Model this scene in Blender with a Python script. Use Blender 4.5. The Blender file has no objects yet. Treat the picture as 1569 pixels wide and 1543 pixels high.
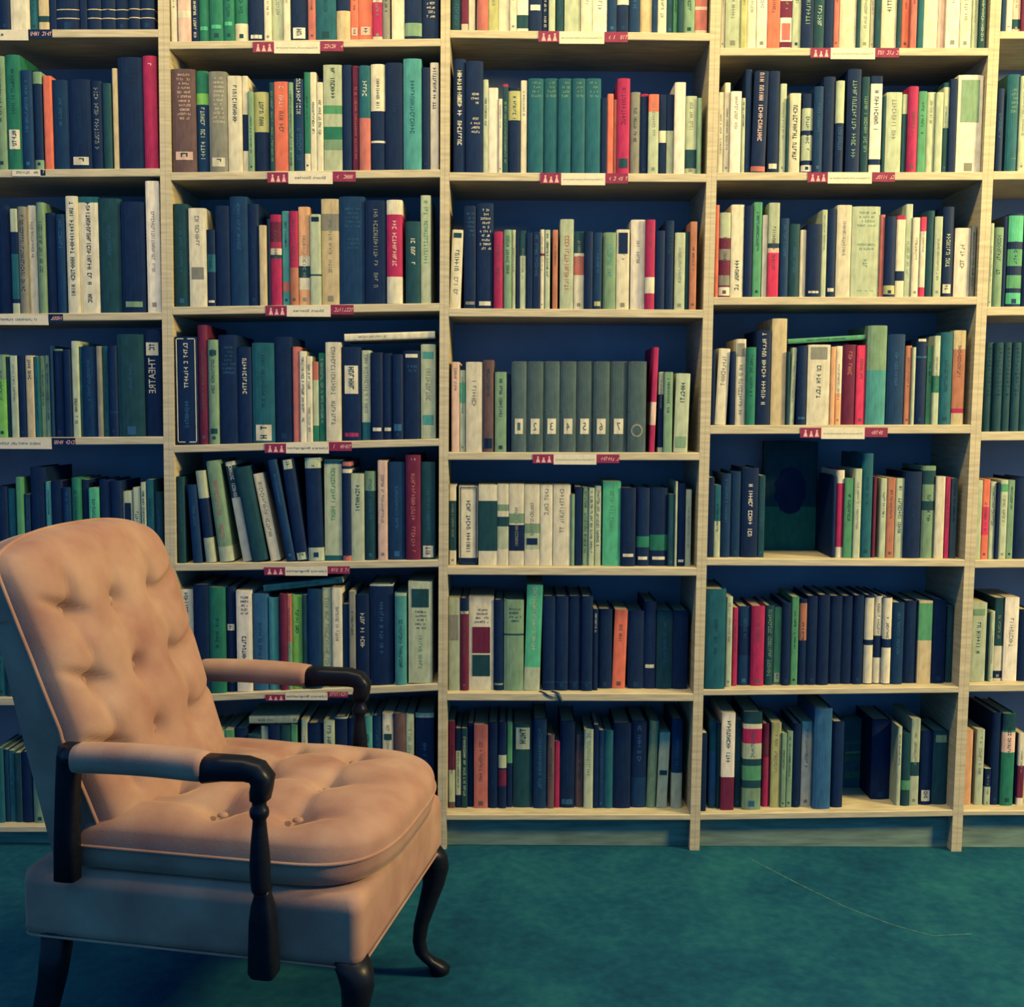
import bpy, bmesh, math, random
from mathutils import Vector, Matrix

# ------------------------------------------------------------------ camera, world, lights, exposure
C = bpy.context.scene.collection
PI = math.pi
F_PX, TILT, ROLL, CAM_H, CAM_D = 1700.0, 0.085, 0.0045, 1.15, 2.8206
def make_camera():
    n = math.hypot(1, TILT)
    fw = Vector((0, 1/n, -TILT/n))
    r = Vector((math.cos(ROLL), 0, math.sin(ROLL))); r = (r - fw*r.dot(fw)).normalized()
    up = r.cross(fw)
    cd = bpy.data.cameras.new('camera'); cd.sensor_fit = 'HORIZONTAL'; cd.sensor_width = 36.0
    cd.lens = F_PX/1569*36.0; cd.clip_start = .05
    o = bpy.data.objects.new('camera', cd); C.objects.link(o)
    m = Matrix((r, up, -fw)).transposed().to_4x4(); m.translation = Vector((0, -CAM_D, CAM_H))
    o.matrix_world = m
    bpy.context.scene.camera = o
make_camera()
W = bpy.data.worlds.new('room_fill'); bpy.context.scene.world = W; W.use_nodes = True
W.node_tree.nodes['Background'].inputs[0].default_value = (.031, .150, .37, 1)
W.node_tree.nodes['Background'].inputs[1].default_value = 3.0
def area(name, loc, target, size, power, color):
    ld = bpy.data.lights.new(name, 'AREA'); ld.shape = 'RECTANGLE'; ld.size, ld.size_y = size
    ld.energy = power; ld.color = color
    o = bpy.data.objects.new(name, ld); C.objects.link(o); o.location = loc
    o.rotation_euler = (Vector(target)-Vector(loc)).to_track_quat('-Z', 'Y').to_euler()
    return o
area('side_lamp_light', (3.3, -1.42, 2.3), (0.0, -.6, .8), (.5, .4), 285, (1, .75, .28))
area('ceiling_lamp_light', (.2, -1.0, 3.15), (.2, .1, 1.75), (3.2, .25), 116, (1, .75, .27))
vs = bpy.context.scene.view_settings
vs.view_transform = 'Standard'; vs.look = 'None'; vs.exposure = 0.0; vs.gamma = 1.0; vs.use_curve_mapping = False

# ------------------------------------------------------------------ materials
def nodes(name, rough=.6, spec=.3):
    m = bpy.data.materials.new(name); m.use_nodes = True
    nt = m.node_tree; b = nt.nodes['Principled BSDF']
    b.inputs['Roughness'].default_value = rough; b.inputs['Specular IOR Level'].default_value = spec
    return m, nt, b
def noisy(name, col, scale=60, amt=.15, rough=.6, spec=.3, stretch=(1, 1, 1), detail=4, col2=None, bump=0, sheen=0, rnd=0):
    m, nt, b = nodes(name, rough, spec)
    tc = nt.nodes.new('ShaderNodeTexCoord'); mp = nt.nodes.new('ShaderNodeMapping'); mp.inputs['Scale'].default_value = stretch
    nz = nt.nodes.new('ShaderNodeTexNoise'); nz.inputs['Scale'].default_value = scale; nz.inputs['Detail'].default_value = detail
    nt.links.new(tc.outputs['Object'], mp.inputs[0]); nt.links.new(mp.outputs[0], nz.inputs['Vector'])
    cr = nt.nodes.new('ShaderNodeValToRGB')
    lo = [c*(1-amt) for c in col] if col2 is None else col2
    hi = [min(1, c*(1+amt)) for c in col]
    cr.color_ramp.elements[0].position = .32; cr.color_ramp.elements[1].position = .68
    cr.color_ramp.elements[0].color = (*lo, 1); cr.color_ramp.elements[1].color = (*hi, 1)
    nt.links.new(nz.outputs['Fac'], cr.inputs[0])
    out = cr.outputs[0]
    if rnd:
        oi = nt.nodes.new('ShaderNodeObjectInfo'); mr = nt.nodes.new('ShaderNodeMapRange')
        mr.inputs['To Min'].default_value = 1-rnd; mr.inputs['To Max'].default_value = 1+rnd*.5
        hs = nt.nodes.new('ShaderNodeHueSaturation')
        nt.links.new(oi.outputs['Random'], mr.inputs['Value']); nt.links.new(mr.outputs[0], hs.inputs['Value'])
        nt.links.new(out, hs.inputs['Color']); out = hs.outputs[0]
    nt.links.new(out, b.inputs['Base Color'])
    if bump:
        bp = nt.nodes.new('ShaderNodeBump'); bp.inputs['Strength'].default_value = bump; bp.inputs['Distance'].default_value = .002
        nt.links.new(nz.outputs['Fac'], bp.inputs['Height']); nt.links.new(bp.outputs[0], b.inputs['Normal'])
    if sheen:
        b.inputs['Sheen Weight'].default_value = sheen; b.inputs['Sheen Roughness'].default_value = .4
        b.inputs['Sheen Tint'].default_value = (1, .75, .5, 1)
    return m
PAL = {  # cover inks and cloths
 'C': (.78, .72, .52), 'W': (.88, .80, .64), 'P': (.50, .57, .38), 'G': (.10, .34, .17), 'g': (.10, .50, .28),
 'K': (.012, .055, .070), 'F': (.02, .16, .10), 'T': (.014, .10, .13), 'A': (.08, .34, .32), 'D': (.0045, .019, .064),
 'B': (.007, .036, .095), 'b': (.035, .13, .26), 'R': (.80, .19, .12), 'O': (.78, .42, .22), 'o': (.50, .20, .12),
 'S': (.55, .17, .14), 'M': (.46, .03, .11), 'm': (.75, .05, .13), 'V': (.16, .022, .06), 'N': (.12, .075, .075),
 'E': (.27, .27, .22), 'e': (.062, .105, .11), 'U': (.64, .52, .30), 'Y': (.52, .52, .22), 'L': (.22, .55, .12),
 'Q': (.22, .36, .22), 'p': (.82, .56, .44)}
MAT = {}
def mat(c):
    if c not in MAT:
        MAT[c] = noisy('book_cover_'+COLNAME[c].replace(' ', '_'), tuple(v*(.50 if c not in 'DKBTeFN' else .62) for v in PAL[c]), 90, .16, .6, .1, (1, 1, .35), rnd=.12)
    return MAT[c]
COLNAME = dict(C='cream', W='white', P='pale green', G='green', g='bright green', K='green black', F='dark green', T='dark teal',
 A='teal', D='black', B='navy', b='blue', R='coral red', O='peach', o='rust', S='dusty red', M='crimson', m='pinkish red',
 V='maroon', N='brown', E='grey', e='charcoal', U='tan', Y='olive yellow', L='lime green', Q='sage green', p='pale pink')
paper = noisy('aged_paper', (.28, .25, .16), 300, .2, .8, .1, (1, 1, .1))
wood = noisy('pale_wood', (.315, .27, .170), 14, .18, .5, .3, (1, 1, 9), detail=6)
wood_h = noisy('pale_wood_boards', (.315, .27, .170), 14, .2, .5, .3, (1, 6, 14), detail=6)
panel = noisy('back_board_shade_tone', (.17, .22, .28), 8, .1, .7, .15)  # blue-grey carries the shade of the shelf gaps in its colour
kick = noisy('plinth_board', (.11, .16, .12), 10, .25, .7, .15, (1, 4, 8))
card = noisy('label_card', (.42, .38, .28), 80, .06, .6, .2)
tagred = noisy('crimson_tag', (.14, .010, .037), 80, .15, .55, .25)
tagink = noisy('tag_pink_ink', (.45, .25, .22), 80, .1, .6, .2)
ink = noisy('black_ink', (.03, .07, .06), 80, .1, .7, .2)
darkwood = noisy('polished_dark_wood', (.004, .005, .008), 30, .2, .36, .12, (1, 1, 6))

# ------------------------------------------------------------------ mesh helpers
class MB:
    def __init__(s): s.v = []; s.f = []; s.m = []; s.mats = []; s.smooth = []
    def mi(s, m):
        if m not in s.mats: s.mats.append(m)
        return s.mats.index(m)
    def quad(s, a, b, c, d, m, sm=False):
        n = len(s.v); s.v += [a, b, c, d]; s.f.append((n, n+1, n+2, n+3)); s.m.append(s.mi(m)); s.smooth.append(sm)
    def box(s, x0, x1, y0, y1, z0, z1, m):
        n = len(s.v)
        s.v += [(x0,y0,z0),(x1,y0,z0),(x1,y1,z0),(x0,y1,z0),(x0,y0,z1),(x1,y0,z1),(x1,y1,z1),(x0,y1,z1)]
        for q in ((0,3,2,1),(4,5,6,7),(0,1,5,4),(1,2,6,5),(2,3,7,6),(3,0,4,7)):
            s.f.append(tuple(n+i for i in q)); s.m.append(s.mi(m)); s.smooth.append(False)
    def grid(s, rows, m, closed=False, smooth=True, cap=False):
        n = len(s.v); R = len(rows); K = len(rows[0])
        for r_ in rows: s.v += [tuple(p) for p in r_]
        for i in range(R-1):
            for j in range(K if closed else K-1):
                j2 = (j+1) % K
                s.f.append((n+i*K+j, n+i*K+j2, n+(i+1)*K+j2, n+(i+1)*K+j)); s.m.append(s.mi(m)); s.smooth.append(smooth)
        if cap:
            s.f.append(tuple(n+j for j in reversed(range(K)))); s.m.append(s.mi(m)); s.smooth.append(False)
            s.f.append(tuple(n+(R-1)*K+j for j in range(K))); s.m.append(s.mi(m)); s.smooth.append(False)
    def tube(s, path, rad, m, k=10, closed=False):
        rows = []; N = len(path); P = [Vector(p) for p in path]
        prev = None
        for i in range(N):
            if closed: t = P[(i+1) % N]-P[i-1]
            else: t = P[min(i+1, N-1)]-P[max(i-1, 0)]
            t.normalize()
            a = prev if prev is not None else (Vector((0,0,1)) if abs(t.z) < .9 else Vector((1,0,0)))
            a = (a-t*a.dot(t)).normalized(); prev = a; b = t.cross(a)
            rr = rad[i] if isinstance(rad, (list, tuple)) else rad
            rows.append([P[i]+a*rr*math.cos(2*PI*j/k)+b*rr*math.sin(2*PI*j/k) for j in range(k)])
        if closed: rows.append(rows[0])
        s.grid(rows, m, closed=True, cap=not closed)
    def xform(s, fn): s.v = [tuple(fn(v)) for v in s.v]
    def add(s, o, off=(0,0,0), M=None):
        n = len(s.v)
        for v in o.v:
            w = Vector(v)
            if M is not None: w = M @ w
            s.v.append((w.x+off[0], w.y+off[1], w.z+off[2]))
        for f, mi_, sm in zip(o.f, o.m, o.smooth):
            s.f.append(tuple(n+i for i in f)); s.m.append(s.mi(o.mats[mi_])); s.smooth.append(sm)
    def build(s, name, parent=None, loc=None, recalc=False):
        me = bpy.data.meshes.new(name); me.from_pydata(s.v, [], s.f)
        for m in s.mats: me.materials.append(m)
        me.polygons.foreach_set('material_index', s.m); me.polygons.foreach_set('use_smooth', s.smooth)
        if recalc:
            bm = bmesh.new(); bm.from_mesh(me); bmesh.ops.remove_doubles(bm, verts=bm.verts, dist=1e-5)
            bmesh.ops.recalc_face_normals(bm, faces=bm.faces); bm.to_mesh(me); bm.free()
        me.update()
        o = bpy.data.objects.new(name, me); C.objects.link(o)
        if parent: o.parent = parent
        if loc: o.location = loc
        return o
def empty(name, loc, label=None, cat=None, group=None):
    o = bpy.data.objects.new(name, None); C.objects.link(o); o.location = loc; o.empty_display_size = .02
    if label: o['label'] = label
    if cat: o['category'] = cat
    if group: o['group'] = group
    return o

# real lettering, turned left to right as on every printed thing here
def text_tris(txt):
    cu = bpy.data.curves.new('lettering', 'FONT'); cu.body = txt; cu.size = 1; cu.resolution_u = 2
    o = bpy.data.objects.new('lettering', cu); C.objects.link(o)
    bpy.context.view_layer.update()
    dg = bpy.context.evaluated_depsgraph_get(); me = bpy.data.meshes.new_from_object(o.evaluated_get(dg))
    vs_ = [(v.co.x, v.co.y) for v in me.vertices]; fs = [tuple(p.vertices) for p in me.polygons]
    bpy.data.objects.remove(o); bpy.data.curves.remove(cu); bpy.data.meshes.remove(me)
    x0 = min(v[0] for v in vs_); x1 = max(v[0] for v in vs_); y1 = max(v[1] for v in vs_)
    return [((v[0]-x0)/(x1-x0), v[1]/y1) for v in vs_], fs
TXT = {}
def put_text(mb, txt, fn, m):       # fn(u along the line 0..1, v up 0..1) -> point
    if txt not in TXT: TXT[txt] = text_tris(txt)
    vv, ff = TXT[txt]; n = len(mb.v)
    mb.v += [tuple(fn(u, v)) for u, v in vv]
    for f in ff: mb.f.append(tuple(n+i for i in f)); mb.m.append(mb.mi(m)); mb.smooth.append(False)
STROKES = [[(0,.3,0,1),(.3,1,.4,.6)], [(0,.28,0,1),(.72,1,0,1),(.2,.8,.4,.6)], [(0,.28,0,1),(.2,1,.8,1),(.2,1,0,.2)], [(.36,.64,0,1)],
           [(0,.28,0,.8),(.2,.9,0,.2)], [(0,1,.8,1),(.36,.64,0,.9)], [(0,.28,0,1),(.72,1,.3,1),(.2,.8,0,.2)], [(.1,.9,.35,.6),(.1,.4,0,.9)]]
def illegible(mb, fn, length, height, m, rng, cell=None):   # a worn line of print too small to read
    cell = cell or height*.72; n = max(1, int(length/cell)); 
    for i in range(n):
        if rng.random() < .13: continue
        for (a, b, c, d) in rng.choice(STROKES):
            u0 = (i+a*.78)*cell; u1 = (i+b*.78)*cell
            mb.quad(fn(u0, c*height), fn(u1, c*height), fn(u1, d*height), fn(u0, d*height), m)

# ------------------------------------------------------------------ room
def struct(o): o['kind'] = 'structure'; return o
def floor_mat():
    m, nt, b = nodes('worn_teal_concrete', .8, .03)
    tc = nt.nodes.new('ShaderNodeTexCoord')
    n1 = nt.nodes.new('ShaderNodeTexNoise'); n1.inputs['Scale'].default_value = 2.6; n1.inputs['Detail'].default_value = 9; n1.inputs['Roughness'].default_value = .68
    n2 = nt.nodes.new('ShaderNodeTexNoise'); n2.inputs['Scale'].default_value = 38; n2.inputs['Detail'].default_value = 6
    nt.links.new(tc.outputs['Object'], n1.inputs['Vector']); nt.links.new(tc.outputs['Object'], n2.inputs['Vector'])
    mx = nt.nodes.new('ShaderNodeMath'); mx.operation = 'MULTIPLY_ADD'; mx.inputs[1].default_value = .35
    nt.links.new(n2.outputs['Fac'], mx.inputs[0]); nt.links.new(n1.outputs['Fac'], mx.inputs[2])
    cr = nt.nodes.new('ShaderNodeValToRGB'); e = cr.color_ramp.elements
    e[0].position = .48; e[0].color = (.003, .024, .046, 1); e[1].position = .92; e[1].color = (.010, .070, .080, 1)
    k = e.new(.66); k.color = (.0045, .040, .066, 1)
    nt.links.new(mx.outputs[0], cr.inputs[0]); nt.links.new(cr.outputs[0], b.inputs['Base Color'])
    bp = nt.nodes.new('ShaderNodeBump'); bp.inputs['Strength'].default_value = .25; bp.inputs['Distance'].default_value = .003
    nt.links.new(mx.outputs[0], bp.inputs['Height']); nt.links.new(bp.outputs[0], b.inputs['Normal'])
    return m
fm = floor_mat()
mb = MB(); mb.box(-4.5, 4.5, -5.5, .5, -.1, 0, fm)
# a fine crack in the concrete
crk = noisy('floor_crack', (.025, .075, .08), 90, .4, .6, .2)
cp = [(.62, -.06), (.70, -.20), (.78, -.33), (.86, -.42), (.93, -.47), (1.02, -.46)]
for (a, b) in zip(cp, cp[1:]):
    d = Vector((b[0]-a[0], b[1]-a[1])); nrm = Vector((-d.y, d.x)).normalized()*.0022
    mb.quad((a[0]-nrm.x, a[1]-nrm.y, .0004), (a[0]+nrm.x, a[1]+nrm.y, .0004), (b[0]+nrm.x, b[1]+nrm.y, .0004), (b[0]-nrm.x, b[1]-nrm.y, .0004), crk)
struct(mb.build('floor'))
wallm = noisy('wall_paint', (.10, .14, .14), 5, .06, .9, .1)
mb = MB(); mb.box(-4.5, 4.5, .32, .45, 0, 3.4, wallm); struct(mb.build('wall_back'))

# ------------------------------------------------------------------ data: metres, measured from the bookcase front
UPR = [[(-1.5435, 0.9422), (-1.5328, 2.1014), 0.0133], [(-0.8735, 0.9422), (-0.8628, 2.1014), 0.0133], [(-0.1789, 0.0902), (-0.1691, 2.1354), 0.0115], [(0.4826, 0.0229), (0.4958, 2.1383), 0.0128], [(1.1688, 0.0261), (1.1837, 2.1413), 0.0133], [(1.8488, 0.0261), (1.8637, 2.1413), 0.0133]]
SHELVES = [
(0, 0, 2.0747, 2.0784, 0.019, (-99, -1.533, -1.1964, -1.1375, 2.0742, 2.049, 'a')),
(0, 1, 1.7357, 1.7432, 0.0194, (-99, -1.2471, -1.1769, -1.1647, 1.7342, 1.7186, 'b')),
(0, 2, 1.3805, 1.3888, 0.019, (-99, -1.5394, -1.1684, -1.1317, 1.3786, 1.3534, 'c')),
(0, 3, 1.0696, 1.0768, 0.0194, (-99, -1.5423, -1.1695, -1.1096, 1.0681, 1.0419, 'd')),
(0, 4, 0.7301, 0.7385, 0.0192, None),
(0, 5, 0.3962, 0.4034, 0.0196, None),
(0, 6, 0.0542, 0.0584, 0.0151, None),
(1, 0, 2.0494, 2.0594, 0.0184, (-0.6438, -0.5914, -0.4782, -0.4205, 2.0453, 2.0168, 'e')),
(1, 1, 1.7336, 1.7438, 0.0196, (-0.6122, -0.5602, -0.45, -0.3926, 1.7304, 1.7014, 'f')),
(1, 2, 1.4026, 1.4149, 0.02, (-0.6215, -0.5681, -0.4581, -0.4006, 1.4016, 1.3733, 'f')),
(1, 3, 1.0545, 1.0747, 0.0186, (-0.6288, -0.5744, -0.466, -0.4079, 1.0525, 1.0256, 'g')),
(1, 4, 0.751, 0.7647, 0.0189, (-0.6345, -0.5806, -0.4722, -0.415, 0.7383, 0.7155, 'g')),
(1, 5, 0.4062, 0.4416, 0.0184, (-0.6357, -0.5845, -0.4755, -0.4224, 0.3975, 0.3797, 'g')),
(1, 6, 0.069, 0.0878, 0.0202, None),
(2, 0, 2.08, 2.0754, 0.0188, (0.06, 0.1113, 0.2222, 0.2798, 2.0795, 2.0501, 'e')),
(2, 1, 1.7368, 1.736, 0.0205, (0.0663, 0.1187, 0.2284, 0.2849, 1.7363, 1.7069, 'e')),
(2, 2, 1.4021, 1.4013, 0.0205, None),
(2, 3, 1.0403, 1.0422, 0.0195, (0.0523, 0.1053, 0.2141, 0.2723, 1.0352, 1.0096, 'e')),
(2, 4, 0.7469, 0.7469, 0.0208, None),
(2, 5, 0.4174, 0.4183, 0.0203, None),
(2, 6, 0.0933, 0.0962, 0.0148, None),
(3, 0, 2.0399, 2.0428, 0.0183, (0.7312, 0.7807, 0.8901, 0.9491, 2.0394, 2.0125, 'e')),
(3, 1, 1.7394, 1.7433, 0.0196, (0.7318, 0.7822, 0.8917, 0.9488, 1.7389, 1.7114, 'e')),
(3, 2, 1.4331, 1.437, 0.0199, None),
(3, 3, 1.1118, 1.1163, 0.0223, (0.7302, 0.7836, 0.8937, 0.9519, 1.1048, 1.0762, 'e')),
(3, 4, 0.7709, 0.7709, 0.0178, None),
(3, 5, 0.4284, 0.4391, 0.0151, None),
(3, 6, 0.0979, 0.1113, 0.0165, None),
(4, 0, 2.0829, 2.0858, 0.0181, None),
(4, 1, 1.7453, 1.7519, 0.0204, None),
(4, 2, 1.4118, 1.4194, 0.0219, None),
(4, 3, 1.0981, 1.1065, 0.0223, None),
(4, 4, 0.7689, 0.7766, 0.0192, None),
(4, 5, 0.4451, 0.4535, 0.0187, None),
(4, 6, 0.1093, 0.1153, 0.0124, None),
]
BOOKS = [
(-1.2584,0.0114,2.0766,0.0272,0.1965,0.1231,0,'S','D','',None,None),
(-1.2212,0.0127,2.0768,0.0455,0.2202,0.1503,0,'S','C','',None,None),
(-1.1876,0.0171,2.0769,0.0205,0.2074,0.14,0,'S','T','',None,None),
(-1.1617,0.0116,2.0771,0.0248,0.208,0.13,0,'S','U','b83-90K',None,None),
(-1.1395,0.0121,2.0772,0.0169,0.1908,0.1336,0,'S','D','',None,None),
(-1.1024,0.013,2.0775,0.0556,0.1911,0.1336,0,'S','D','h_',None,None),
(-1.063,0.0082,2.0777,0.0171,0.1891,0.1273,0,'S','D','',None,None),
(-1.0371,0.0121,2.0779,0.0336,0.1906,0.1277,0,'S','D','h_',None,None),
(-1.0027,0.0136,2.0781,0.034,0.1911,0.1207,0,'S','D','h_',None,None),
(-0.9692,0.0155,2.0782,0.0317,0.1919,0.1189,0,'S','D','h_',None,None),
(-0.9366,0.0071,2.0784,0.0267,0.1885,0.1249,0,'S','D','h_',None,None),
(-0.9053,0.0096,2.0786,0.0346,0.1894,0.118,0,'S','D','h_',None,None),
(-1.275,0.0083,1.739,0.0274,0.2755,0.1898,0,'S','Q','','tall broad sage book, second shelf, far left bookcase','books on the second shelf of the far left bookcase'),
(-1.2417,0.0089,1.7395,0.0365,0.2784,0.1917,0,'S','F','x65-82C','tall broad dark green book with cream label near foot, second shelf, far left bookcase','books on the second shelf of the far left bookcase'),
(-1.2085,0.0064,1.7398,0.027,0.2406,0.1642,0,'S','B','','broad navy book right of dark green one, second shelf, far left bookcase','books on the second shelf of the far left bookcase'),
(-1.1835,0.0116,1.7401,0.0219,0.2405,0.162,0,'S','D','b1-13Q b90-100Q','black book with sage top, second shelf, far left bookcase','books on the second shelf of the far left bookcase'),
(-1.1592,0.0113,1.7403,0.0199,0.2289,0.1481,0,'S','R','','coral red book, second shelf, far left bookcase','books on the second shelf of the far left bookcase'),
(-1.1283,0.0161,1.7408,0.0407,0.2192,0.1403,0,'S','B','','broad navy book right of coral red one, second shelf, far left bookcase','books on the second shelf of the far left bookcase'),
(-1.0789,0.0122,1.7415,0.0531,0.2192,0.1413,0,'S','D','x86-95C','broad black book with cream label near foot, second shelf, far left bookcase','books on the second shelf of the far left bookcase'),
(-1.0382,0.0137,1.7418,0.0272,0.2157,0.1355,0,'S','D','t8-80E','broad black book, second shelf, far left bookcase','books on the second shelf of the far left bookcase'),
(-1.0119,0.012,1.7421,0.0214,0.2097,0.1427,0,'S','K','','green-black book, second shelf, far left bookcase','books on the second shelf of the far left bookcase'),
(-0.9914,0.0139,1.7423,0.0131,0.2462,0.1609,0,'S','U','',None,None),
(-0.952,0.0115,1.743,0.0603,0.2712,0.1845,0,'S','D','h8-25B','tall broad black book, second shelf, far left bookcase','books on the second shelf of the far left bookcase'),
(-0.9028,0.0093,1.7434,0.0335,0.2737,0.1788,0,'S','M','t4-12p','tall broad crimson book with pale pink lettering, second shelf, far left bookcase','books on the second shelf of the far left bookcase'),
(-1.3111,0.0175,1.3837,0.0254,0.2734,0.1778,0,'S','D','',None,None),
(-1.2814,0.0162,1.3841,0.0319,0.2702,0.1857,0,'S','D','','tall broad black book, third shelf, far left bookcase','books on the third shelf of the far left bookcase'),
(-1.2513,0.006,1.3844,0.0171,0.2598,0.1756,0,'S','P','b22-43D b43-86T b86-90D','tall dark teal book with black band, third shelf, far left bookcase','books on the third shelf of the far left bookcase'),
(-1.2315,0.0085,1.3847,0.0212,0.2651,0.1688,0,'S','E','t8-80D','tall grey book, third shelf, far left bookcase','books on the third shelf of the far left bookcase'),
(-1.2096,0.0169,1.385,0.0214,0.2692,0.1736,0,'S','C','','tall cream book, third shelf, far left bookcase','books on the third shelf of the far left bookcase'),
(-1.1858,0.0116,1.3853,0.0201,0.2754,0.1754,0,'S','Q','t15-65K','tall sage book with dark lettering, third shelf, far left bookcase','books on the third shelf of the far left bookcase'),
(-1.1631,0.0178,1.3856,0.0242,0.2501,0.158,0,'S','D','','tall black book right of sage one, third shelf, far left bookcase','books on the third shelf of the far left bookcase'),
(-1.1358,0.0108,1.3859,0.0231,0.2459,0.167,0,'S','B','t5-40b','tall navy book, third shelf, far left bookcase','books on the third shelf of the far left bookcase'),
(-1.1057,0.0069,1.3864,0.0286,0.2896,0.186,0,'S','C','t5-90K','tall broad cream book with dark lettering, third shelf, far left bookcase','books on the third shelf of the far left bookcase'),
(-1.0667,0.0136,1.387,0.0483,0.2886,0.1914,0,'S','C','b0-5T t5-93D','tall broad cream book with dark teal top, third shelf, far left bookcase','books on the third shelf of the far left bookcase'),
(-1.0144,0.0153,1.3877,0.0551,0.2843,0.1868,0,'S','K','','tall broad green-black book, third shelf, far left bookcase','books on the third shelf of the far left bookcase'),
(-0.9539,0.0092,1.3885,0.0591,0.2744,0.1762,0,'S','D','x90-95Q','tall broad black book with sage label near foot, third shelf, far left bookcase','books on the third shelf of the far left bookcase'),
(-0.9026,0.007,1.389,0.0337,0.3248,0.2181,0,'S','W','','tall broad white book, third shelf, far left bookcase','books on the third shelf of the far left bookcase'),
(-1.2977,0.0076,1.0726,0.0241,0.2096,0.1356,0,'S','L','b0-30Q','lime green book with sage top, fourth shelf, far left bookcase','books on the fourth shelf of the far left bookcase'),
(-1.281,0.0137,1.0727,0.0082,0.2042,0.1315,0,'S','K','',None,None),
(-1.2643,0.0074,1.073,0.017,0.2066,0.1295,0,'S','P','',None,None),
(-1.2456,0.011,1.0732,0.0193,0.2066,0.1298,0,'S','D','',None,None),
(-1.2242,0.0086,1.0734,0.0197,0.2069,0.1379,0,'S','U','t5-30K',None,None),
(-1.2076,0.0092,1.0736,0.0123,0.2035,0.1302,0,'S','T','',None,None),
(-1.1949,0.0177,1.0737,0.0119,0.2061,0.1376,0,'S','Q','',None,None),
(-1.1823,0.0156,1.0738,0.0103,0.207,0.1346,0,'S','Q','t10-80K',None,None),
(-1.1699,0.0096,1.074,0.0069,0.2314,0.152,0,'S','B','',None,None),
(-1.1541,0.0166,1.0742,0.0235,0.2227,0.1543,0,'S','D','b0-2Q','black book with sage top, fourth shelf, far left bookcase','books on the fourth shelf of the far left bookcase'),
(-1.1289,0.0085,1.0745,0.0185,0.2221,0.1463,0,'S','D','',None,None),
(-1.1092,0.0107,1.0747,0.0169,0.2424,0.1612,0,'S','P','t60-90K',None,None),
(-1.0971,0.0163,1.0748,0.0061,0.2285,0.1567,0,'S','T','',None,None),
(-1.0751,0.0137,1.0752,0.0348,0.2282,0.1455,0,'S','B','','broad navy book, fourth shelf, far left bookcase','books on the fourth shelf of the far left bookcase'),
(-1.0479,0.0072,1.0753,0.0114,0.2291,0.1457,0,'S','E','',None,None),
(-1.035,0.0179,1.0755,0.0131,0.2296,0.1581,0,'S','T','',None,None),
(-1.0132,0.0086,1.0758,0.0219,0.2303,0.1571,0,'S','D','b72-74B','black book with navy band, fourth shelf, far left bookcase','books on the fourth shelf of the far left bookcase'),
(-0.9681,0.0091,1.0765,0.0655,0.2582,0.1664,0,'S','K','','tall broad green-black book, fourth shelf, far left bookcase','books on the fourth shelf of the far left bookcase'),
(-0.9134,0.0153,1.077,0.0428,0.2695,0.1729,0,'S','D','x12-24C THEATRE','tall broad black book with cream label near top, fourth shelf, far left bookcase','books on the fourth shelf of the far left bookcase'),
(-1.3095,0.0179,0.7335,0.0279,0.2137,0.1341,0,'S','D','','broad black book at left end, fifth shelf, far left bookcase','books on the fifth shelf of the far left bookcase'),
(-1.2856,0.0203,0.7337,0.0187,0.2075,0.1326,0,'S','T','',None,None),
(-1.2624,0.0114,0.734,0.0154,0.2368,0.1572,0,'S','G','',None,None),
(-1.2464,0.0204,0.7342,0.0155,0.1927,0.1329,0,'S','B','',None,None),
(-1.2163,0.0196,0.7348,0.0383,0.2618,0.1746,0,'S','D','','tall broad black book, fifth shelf, far left bookcase','books on the fifth shelf of the far left bookcase'),
(-1.1893,0.0162,0.735,0.0135,0.2243,0.1445,0,'S','A','',None,None),
(-1.1659,0.0141,0.7354,0.0294,0.2271,0.1566,0,'S','D','','broad black book right of teal one, fifth shelf, far left bookcase','books on the fifth shelf of the far left bookcase'),
(-1.139,0.0102,0.7357,0.0213,0.2099,0.1338,0,'S','B','',None,None),
(-1.1157,0.0095,0.736,0.021,0.2342,0.1468,0,'S','F','',None,None),
(-1.0963,0.0206,0.7362,0.0165,0.229,0.1474,0,'S','D','',None,None),
(-1.0717,0.0119,0.7366,0.0249,0.2077,0.1362,0,'S','g','',None,None),
(-1.0444,0.0175,0.737,0.0286,0.2287,0.1439,0,'S','D','',None,None),
(-1.0132,0.0121,0.7374,0.0282,0.2259,0.1439,0,'S','D','',None,None),
(-0.9868,0.0189,0.7377,0.0234,0.1978,0.1285,0,'S','P','x15-40D',None,None),
(-0.9631,0.0162,0.738,0.0187,0.2079,0.1384,0,'S','P','t30-80K',None,None),
(-0.9443,0.0125,0.7382,0.013,0.221,0.14,0,'S','P','t10-50K',None,None),
(-0.9269,0.0111,0.7385,0.0177,0.2281,0.1484,0,'S','T','',None,None),
(-0.9071,0.0176,0.7387,0.0206,0.1958,0.1355,0,'S','K','',None,None),
(-1.328,0.0208,0.399,0.0233,0.2051,0.1325,0,'S','T','',None,None),
(-1.3044,0.0169,0.3992,0.0198,0.1969,0.1379,0,'S','K','',None,None),
(-1.2793,0.0173,0.3995,0.0285,0.2114,0.1327,0,'S','D','',None,None),
(-1.2517,0.016,0.3998,0.0256,0.1908,0.1267,0,'S','Q','',None,None),
(-1.2241,0.0107,0.4001,0.0227,0.2093,0.1419,0,'S','B','',None,None),
(-1.1944,0.0094,0.4005,0.0341,0.2152,0.1484,0,'S','D','',None,None),
(-1.1636,0.0092,0.4008,0.0262,0.2004,0.136,0,'S','T','',None,None),
(-1.1338,0.0199,0.4012,0.0324,0.207,0.1399,0,'S','D','',None,None),
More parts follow.
